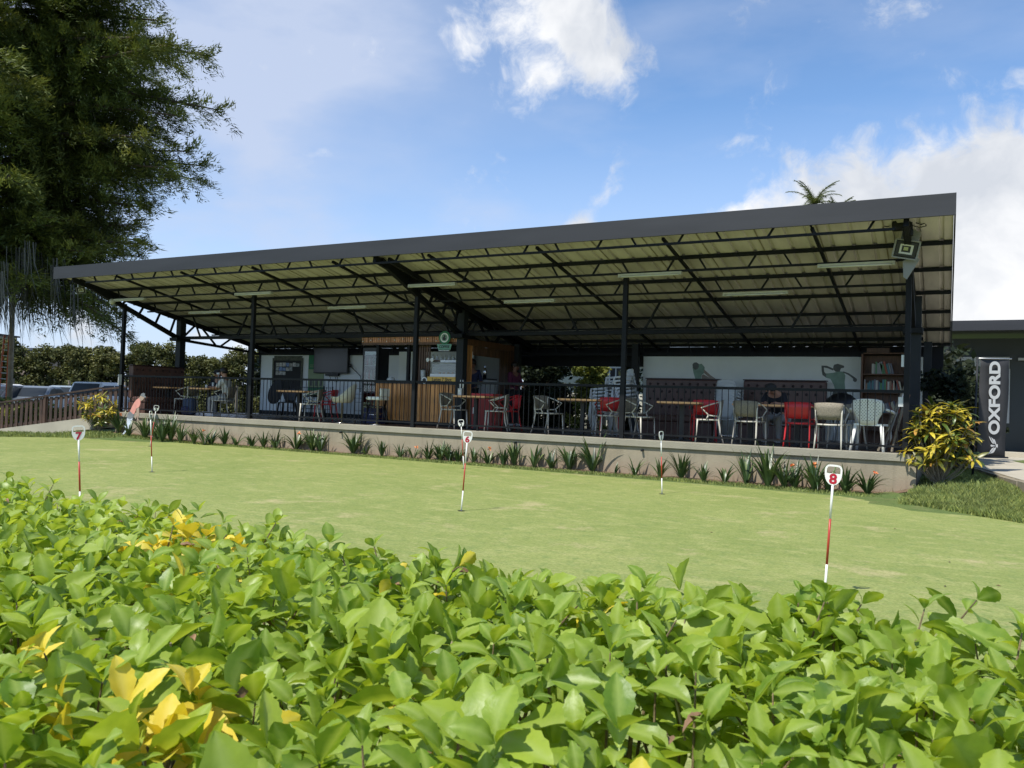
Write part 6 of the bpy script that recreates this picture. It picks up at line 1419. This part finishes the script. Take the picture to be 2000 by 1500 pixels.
# palm tops beyond the roof
def palm(label, base, H, n, seed, L=1.6):
    r = random.Random(seed); t = thing('palm_tree', label, 'palm', base); k = MB(); k.tube([(0, 0, 0), (.1, 0, H*.5), (0, 0, H)], [.16, .13, .11], 8); k.build('trunk', K['bark'], t, smooth=True)
    for i in range(n):
        az = i*2.4+r.uniform(-.3, .3); el = r.uniform(.2, 1.25); mb = MB(); p = Vector((0, 0, H)); d = Vector((cos(az)*cos(el), sin(az)*cos(el), sin(el))); pts = [p.copy()]
        for s in range(10): p = p+d*L/10; d = (d+Vector((0, 0, -.13))).normalized(); pts.append(p.copy())
        mb.tube(pts, .016, 4, cap=False)
        for s in range(1, 11):
            for sd in (-1, 1):
                for q in range(5):
                    a = pts[s-1].lerp(pts[s], q/5); dr = (pts[s]-pts[s-1]).normalized(); sv = dr.cross(Vector((0, 0, 1))); sv = (sv.normalized() if sv.length > .05 else Vector((1, 0, 0)))*sd
                    e = a+(sv*.55+dr*.5+Vector((0, 0, r.uniform(-.45, .15)))).normalized()*.34*(1.1-s/13); w = dr*.012; mb.t = r.uniform(-.3, .4); mb.add([a-w, a+w, e], [(0, 1, 2)])
        mb.build('frond', K['palmf'], t, tint=True, fix=False)
    return t
K['palmf'] = leafmat('palm_frond', (.11, .13, .05), .3, .25)
p = atD(1590, 418, 36); palm('feathery palm top standing above the roof, the taller left one', (p.x, p.y, 0), p.z+.45, 16, 1, 1.45)
p = atD(1632, 432, 36); palm('rounded palm top just right of the taller one above the roof', (p.x, p.y, 0), p.z+.25, 20, 2, 1.15)
# ================================================================== the clipped hedge in front of the camera
def hedge_leaf_mat(name, c1, c2, vein, trans=.32, rough=.36):
    m = bpy.data.materials.new(name); m.use_nodes = True; nt = m.node_tree; N = nt.nodes; L = nt.links; p = N['Principled BSDF']
    p.inputs['Roughness'].default_value = rough; p.inputs['Specular IOR Level'].default_value = .38
    at = N.new('ShaderNodeAttribute'); at.attribute_name = 'tint'
    uv = N.new('ShaderNodeAttribute'); uv.attribute_name = 'vein'      # distance pattern from the midrib
    geo = N.new('ShaderNodeTexCoord'); n = N.new('ShaderNodeTexNoise'); n.inputs['Scale'].default_value = 70; n.inputs['Detail'].default_value = 4; L.new(geo.outputs['Object'], n.inputs[0])
    oi = N.new('ShaderNodeObjectInfo')
    a = N.new('ShaderNodeMath'); a.operation = 'MULTIPLY_ADD'; L.new(oi.outputs['Random'], a.inputs[0]); a.inputs[1].default_value = .35; L.new(at.outputs['Fac'], a.inputs[2])
    b = N.new('ShaderNodeMath'); b.operation = 'MULTIPLY_ADD'; L.new(n.outputs[0], b.inputs[0]); b.inputs[1].default_value = .5; L.new(a.outputs[0], b.inputs[2]); b.use_clamp = True
    s = N.new('ShaderNodeMath'); s.operation = 'SUBTRACT'; L.new(b.outputs[0], s.inputs[0]); s.inputs[1].default_value = .25; s.use_clamp = True
    mx = N.new('ShaderNodeMixRGB'); L.new(s.outputs[0], mx.inputs[0]); mx.inputs[1].default_value = (*c1, 1); mx.inputs[2].default_value = (*c2, 1)
    mv = N.new('ShaderNodeMixRGB'); L.new(uv.outputs['Fac'], mv.inputs[0]); L.new(mx.outputs[0], mv.inputs[1]); mv.inputs[2].default_value = (*vein, 1)
    L.new(mv.outputs[0], p.inputs['Base Color'])
    bp = N.new('ShaderNodeBump'); bp.inputs['Strength'].default_value = .35; bp.inputs['Distance'].default_value = .002; L.new(n.outputs[0], bp.inputs['Height']); L.new(bp.outputs[0], p.inputs['Normal'])
    tr_ = N.new('ShaderNodeBsdfTranslucent'); g = N.new('ShaderNodeMixRGB'); g.blend_type = 'MULTIPLY'; g.inputs[0].default_value = 1; L.new(mv.outputs[0], g.inputs[1]); g.inputs[2].default_value = (1.6, 1.45, .5, 1); L.new(g.outputs[0], tr_.inputs[0])
    ms = N.new('ShaderNodeMixShader'); ms.inputs[0].default_value = trans; L.new(p.outputs[0], ms.inputs[1]); L.new(tr_.outputs[0], ms.inputs[2]); L.new(ms.outputs[0], N['Material Output'].inputs[0]); return m
HG = [hedge_leaf_mat('hedge_green_leaf', (.14, .25, .028), (.42, .52, .065), (.44, .54, .16), .42, .40), hedge_leaf_mat('hedge_yellow_leaf', (.55, .48, .05), (.90, .66, .06), (.70, .60, .14), .28, .5), mat('dry_curled_leaf', (.22, .13, .07), .8, var=.4, scale=60)]
K['twig'] = mat('hedge_twig', (.16, .12, .06), .8, var=.4, scale=30, bump=.4); K['twig2'] = mat('pale_cut_twig', (.34, .28, .18), .8, var=.3, scale=30)
def hleaf(L, w, curl, fold, twist, serr, rnd, S=12, lo=False):
    """ovate toothed leaf along +X, folded on the midrib; returns verts, faces, vein weights"""
    vs = []; ve = []; x = z = 0.0
    for s in range(S+1):
        t = s/S; ww = w*(sin(pi*min(1, t*.96+.04)**1.12)**.85)*(1.0 if t < .98 else .15)
        if serr and .4 < t < .97: ww *= (1.0+(.07 if s % 2 else -.07))
        a = curl*(t-.15)
        if s: x += L/S*cos(a); z += -L/S*sin(a)
        tw = twist*t; rp = .012*L*sin(t*19+w*900)
        for u, q in (((-1, 0), (0, 1), (1, 0)) if lo else ((-1, 0), (-.5, .0), (0, 1), (.5, .0), (1, 0))):
            yy = ww*u; zz = z+fold*abs(yy)+tw*yy+(rp if abs(u) == 1 else 0)-(.10*ww if abs(u) == .5 else 0)*0; vs.append((x, yy, zz)); ve.append(.55*q)
    fs = []
    for s in range(S):
        q = 3 if lo else 5; b = s*q
        for c in range(q-1): fs.append((b+c, b+c+1, b+c+q+1, b+c+q))
    # short stalk
    n0 = len(vs); vs += [(-.007, -.0008, -.001), (-.007, .0008, -.001), (.002, .0009, 0), (.002, -.0009, 0)]; ve += [.6]*4; fs.append((n0, n0+1, n0+2, n0+3))
    return vs, fs, ve
rnd = random.Random(17)
VAR = []
for v in range(14):
    L = rnd.choice((.06, .075, .085, .095, .105, .115))*rnd.uniform(.93, 1.05); VAR.append((hleaf(L, L*rnd.uniform(.22, .30), rnd.uniform(.1, 1.5), rnd.uniform(.05, .55), rnd.uniform(-.25, .25), True, rnd), rnd.uniform(-.05, .35)))
LOW = []
for v in range(10):
    L = rnd.uniform(.065, .092); LOW.append((hleaf(L, L*rnd.uniform(.24, .33), rnd.uniform(.1, 1.4), rnd.uniform(.1, .5), rnd.uniform(-.25, .25), False, rnd, S=5, lo=True), 0))
hedge = thing('clipped_hedge', 'leafy green clipped hedge with a few yellow leaves filling the foreground', 'hedge', (0, 0, 0))
def leafmesh(i, m):
    (vs, fs, ve), tb = VAR[i]; me = bpy.data.meshes.new('leaf'); me.from_pydata(vs, [], fs); me.materials.append(HG[m]); me.polygons.foreach_set('use_smooth', [True]*len(fs))
    a = me.attributes.new('tint', 'FLOAT', 'POINT'); a.data.foreach_set('value', [tb]*len(vs)); a = me.attributes.new('vein', 'FLOAT', 'POINT'); a.data.foreach_set('value', ve); return me
LM = {(i, m): leafmesh(i, m) for i in range(14) for m in (0, 1)}
HB = {0: ([], [], [], []), 1: ([], [], [], [])}
cand = []
def put_leaf(Mx, i, m, low, tint):
    (vs, fs, ve), _ = (LOW[i % 10] if low else VAR[i]); V, F_, T_, E2 = HB[m]; b = len(V)
    V += [tuple(Mx @ Vector(v)) for v in vs]; F_ += [tuple(b+q for q in f) for f in fs]; T_ += [tint]*len(vs); E2 += ve
FAR_Y, NEAR_Y, TOPZ = 1.80, .30, .925
def top(x, y): return TOPZ+.018*noise.noise(Vector((x*3, y*3, 0)))*2+.012*noise.noise(Vector((x*9, y*9, 2)))-.05*sm((y-(FAR_Y-.06))/.10)
# yellow patches (pixel centre in the photograph, projected on to the hedge top)
YP = [(atZ(335, 1040, TOPZ+.02), .13), (atZ(420, 1040, TOPZ+.02), .12), (atZ(245, 1400, TOPZ), .075), (atZ(450, 1370, TOPZ), .085), (atZ(370, 1130, TOPZ), .05), (atZ(1560, 1410, TOPZ), .03), (atZ(1250, 1455, TOPZ), .02), (atZ(60, 1300, TOPZ), .05), (atZ(190, 1395, TOPZ), .05)]
twigs = MB(); twn = 0; pale = MB()
def shoot(x, y, z, tilt, az, n, size, toplayer, spacing=.016, force=False):
    d = Vector((sin(tilt)*cos(az), sin(tilt)*sin(az), cos(tilt))); base = Vector((x, y, z)); p = base.copy()
    isy = any((Vector((x, y, 0))-Vector((c.x, c.y, 0))).length < r*rnd.uniform(.5, 1.1) for c, r in YP)
    tb = rnd.uniform(-.1, .45); H = n*spacing
    if force: twigs.tube([(x-d.x*.06, y-d.y*.06-.03, z-.22), base-d*.03, base+d*H], [.0032, .0026, .0014], 6)
    elif toplayer and rnd.random() < .35: (twigs if rnd.random() < .85 else pale).tube([base-d*.07-Vector((0, 0, .04)), base, base+d*H], [.0026, .0020, .0012], 5)
    for j in range(n):
        t = j/max(1, n-1); p = base+d*H*t
        for s in range(2 if j < n-1 else 3):
            a = az+j*pi/2*1.1+s*(pi if j < n-1 else 2.1)+rnd.uniform(-.4, .4); el = rnd.uniform(-.35, .35)+.85*t+.12
            sc = size*(1.0-.42*t)*rnd.uniform(.72, 1.15)
            rot = Matrix.Rotation(a, 4, 'Z') @ Matrix.Rotation(-el, 4, 'Y') @ Matrix.Rotation(rnd.uniform(-.7, .7), 4, 'X'); q = d.to_track_quat('Z', 'X').to_matrix().to_4x4()
            Mx = Matrix.Translation(p) @ q @ rot @ Matrix.Scale(sc, 4) @ Matrix.Translation((.006, 0, 0))
            m = 1 if (isy and rnd.random() < .8) or rnd.random() < .006 else 0; i = rnd.randrange(14)
            D_ = (p-EYE).dot(Fw)
            if toplayer and D_ > 0.3:
                cen = Mx @ Vector((.03, 0, 0)); v_ = cen-EYE; dd = v_.dot(Fw); px = 1000+FPX*v_.dot(Rt)/dd; py = 750-FPX*v_.dot(Up)/dd
                if 10 < px < 1990 and 880 < py < 1490: cand.append((t*1.2+(.5/dd)+rnd.random()*.5, Mx, i, m, tb)); continue
            put_leaf(Mx, i, m, not (toplayer and D_ < 2.2), tb+rnd.uniform(-.1, .15))
# top layer shoots on a jittered grid
def fill(x0, x1, y0, y1, st, n0, n1, dz, size, toplayer, keep=1.0, tl=.5):
    nx, ny = int((x1-x0)/st), int((y1-y0)/st)
    for i in range(nx):
        for j in range(ny):
            if rnd.random() > keep: continue
            x = x0+(i+rnd.random())*st; y = y0+(j+rnd.random())*st
            if noise.noise(Vector((x*4.5, y*4.5, 9.1))) < -.46 and toplayer: continue
            sh_y = .085*max(0, -x-1.1)
            shoot(x, y+sh_y, top(x, y)+rnd.uniform(*dz), abs(rnd.gauss(0, tl)), rnd.uniform(0, 2*pi), rnd.randint(n0, n1), size, toplayer)
fill(-4.6, .9, NEAR_Y, FAR_Y, .066, 2, 3, (-.075, -.03), 1.0, True)
fill(-3.0, .9, NEAR_Y, FAR_Y, .15, 2, 3, (-.05, -.01), 1.0, True, .6, .45)
fill(-4.6, .9, NEAR_Y, FAR_Y, .095, 2, 3, (-.15, -.08), 1.0, False, .85, .7)
fill(-4.4, .9, NEAR_Y, FAR_Y, .14, 2, 3, (-.32, -.16), 1.0, False, .7, .9)
fill(-8.5, -4.6, NEAR_Y, FAR_Y, .10, 2, 3, (-.10, -.02), 1.25, False); fill(.9, 4.5, NEAR_Y, FAR_Y, .10, 2, 3, (-.10, -.02), 1.25, False)
# far side face of the hedge
for i in range(900):
    x = rnd.uniform(-5.5, 1.6); z = rnd.uniform(.25, .88); shoot(x, FAR_Y+rnd.uniform(-.10, .02), z, rnd.uniform(.6, 1.3), rnd.uniform(.6, 2.5), 2, 1.0, False)
# leaves that stand proud of the clipped top, as the photograph shows
for (px, py, D_, h, tl, az) in ((1060, 1150, 1.42, .07, .25, 1.2), (1075, 1200, 1.25, .05, .15, 2.6), (1095, 1120, 1.55, .05, .7, .1), (10, 930, 3.2, .05, .2, 0), (1245, 1190, 1.5, .05, .2, 2), (1290, 1185, 1.45, .06, .5, .4), (1680, 1195, 1.45, .05, .9, .3), (1960, 1220, 1.35, .07, .9, .1), (1985, 1215, 1.38, .05, .3, 1.0), (745, 1050, 1.95, .04, .4, 3), (860, 1060, 1.9, .05, .9, .3), (1555, 1160, 1.6, .04, .2, 1), (1790, 1190, 1.5, .04, .4, 1), (330, 1010, 2.2, .05, .2, 1), (420, 1010, 2.15, .05, .6, .4), (520, 1010, 2.3, .04, .5, .4), (1870, 1170, 1.6, .03, .6, .2), (1590, 1200, 1.5, .03, .3, .4), (1625, 1205, 1.5, .03, .5, 2.0), (1650, 1190, 1.52, .03, .5, .2), (1605, 1190, 1.55, .03, .2, 1.2), (90, 945, 3.0, .04, .4, 1)):
    p = atD(px, py, D_); shoot(p.x, p.y, min(p.z, TOPZ+.03)-h*.8, tl, az, 3, .85, True, .02, True)
cand.sort(key=lambda c: -c[0])
for _, Mx, i, m, tb in cand[:295]:
    o = bpy.data.objects.new('leaf', LM[(i, m)]); COL.objects.link(o); o.parent = hedge; o.matrix_local = Mx
for _, Mx, i, m, tb in cand[295:]: 
    D_ = (Mx.translation-EYE).dot(Fw); put_leaf(Mx, i, m, D_ > 1.9, tb+rnd.uniform(-.1, .15))
for m in (0, 1):
    V, F_, T_, E2 = HB[m]; me = bpy.data.meshes.new('foliage'); me.from_pydata(V, [], F_); me.materials.append(HG[m]); me.polygons.foreach_set('use_smooth', [True]*len(F_))
    a = me.attributes.new('tint', 'FLOAT', 'POINT'); a.data.foreach_set('value', T_); a = me.attributes.new('vein', 'FLOAT', 'POINT'); a.data.foreach_set('value', E2)
    o = bpy.data.objects.new('foliage', me); COL.objects.link(o); o.parent = hedge; tag(o, kind='stuff')
    if m: o['label'] = 'yellow leaves of the hedge'
# woody stems below the leaves
for i in range(420):
    x = rnd.uniform(-5, 1.5); y = rnd.uniform(NEAR_Y+.05, FAR_Y-.08); p = Vector((x, y, rnd.uniform(.0, .2))); pts = [p]
    for s in range(4): p = p+Vector((rnd.gauss(0, .05), rnd.gauss(0, .05), rnd.uniform(.12, .2))); pts.append(p.copy())
    pts[-1].z = min(pts[-1].z, .9); twigs.tube(pts, [.008, .007, .005, .004, .003], 5, cap=False)
for i in range(240):   # clipped twig ends
    x = rnd.uniform(-3.2, .9); y = rnd.uniform(.5, FAR_Y-.02); z = top(x, y)-.02; d = Vector((rnd.gauss(0, .5), rnd.gauss(0, .5), 1)).normalized(); p = Vector((x, y, z-.07)); pale.tube([p, p+d*rnd.uniform(.04, .075)], [.0022, .0018], 6)
tag(twigs.build('stems', K['twig'], hedge, fix=False), kind='stuff'); tag(pale.build('cut_twigs', K['twig2'], hedge, fix=False), kind='stuff')
dry = MB()
for i in range(150):
    x = rnd.uniform(-3.0, .9); y = rnd.uniform(.5, FAR_Y); z = top(x, y)-rnd.uniform(.0, .04)
    (vs, fs, ve), _ = VAR[rnd.randrange(14)]; Mx = Matrix.Translation((x, y, z)) @ Matrix.Rotation(rnd.uniform(0, 6), 4, 'Z') @ Matrix.Rotation(rnd.uniform(-1, 1), 4, 'X') @ Matrix.Scale(rnd.uniform(.25, .5), 4)
    dry.add([Mx @ Vector((v[0], v[1]*.6, v[2]*1.6)) for v in vs], fs)
tag(dry.build('dry_leaves', HG[2], hedge, fix=False, smooth=True), kind='stuff')
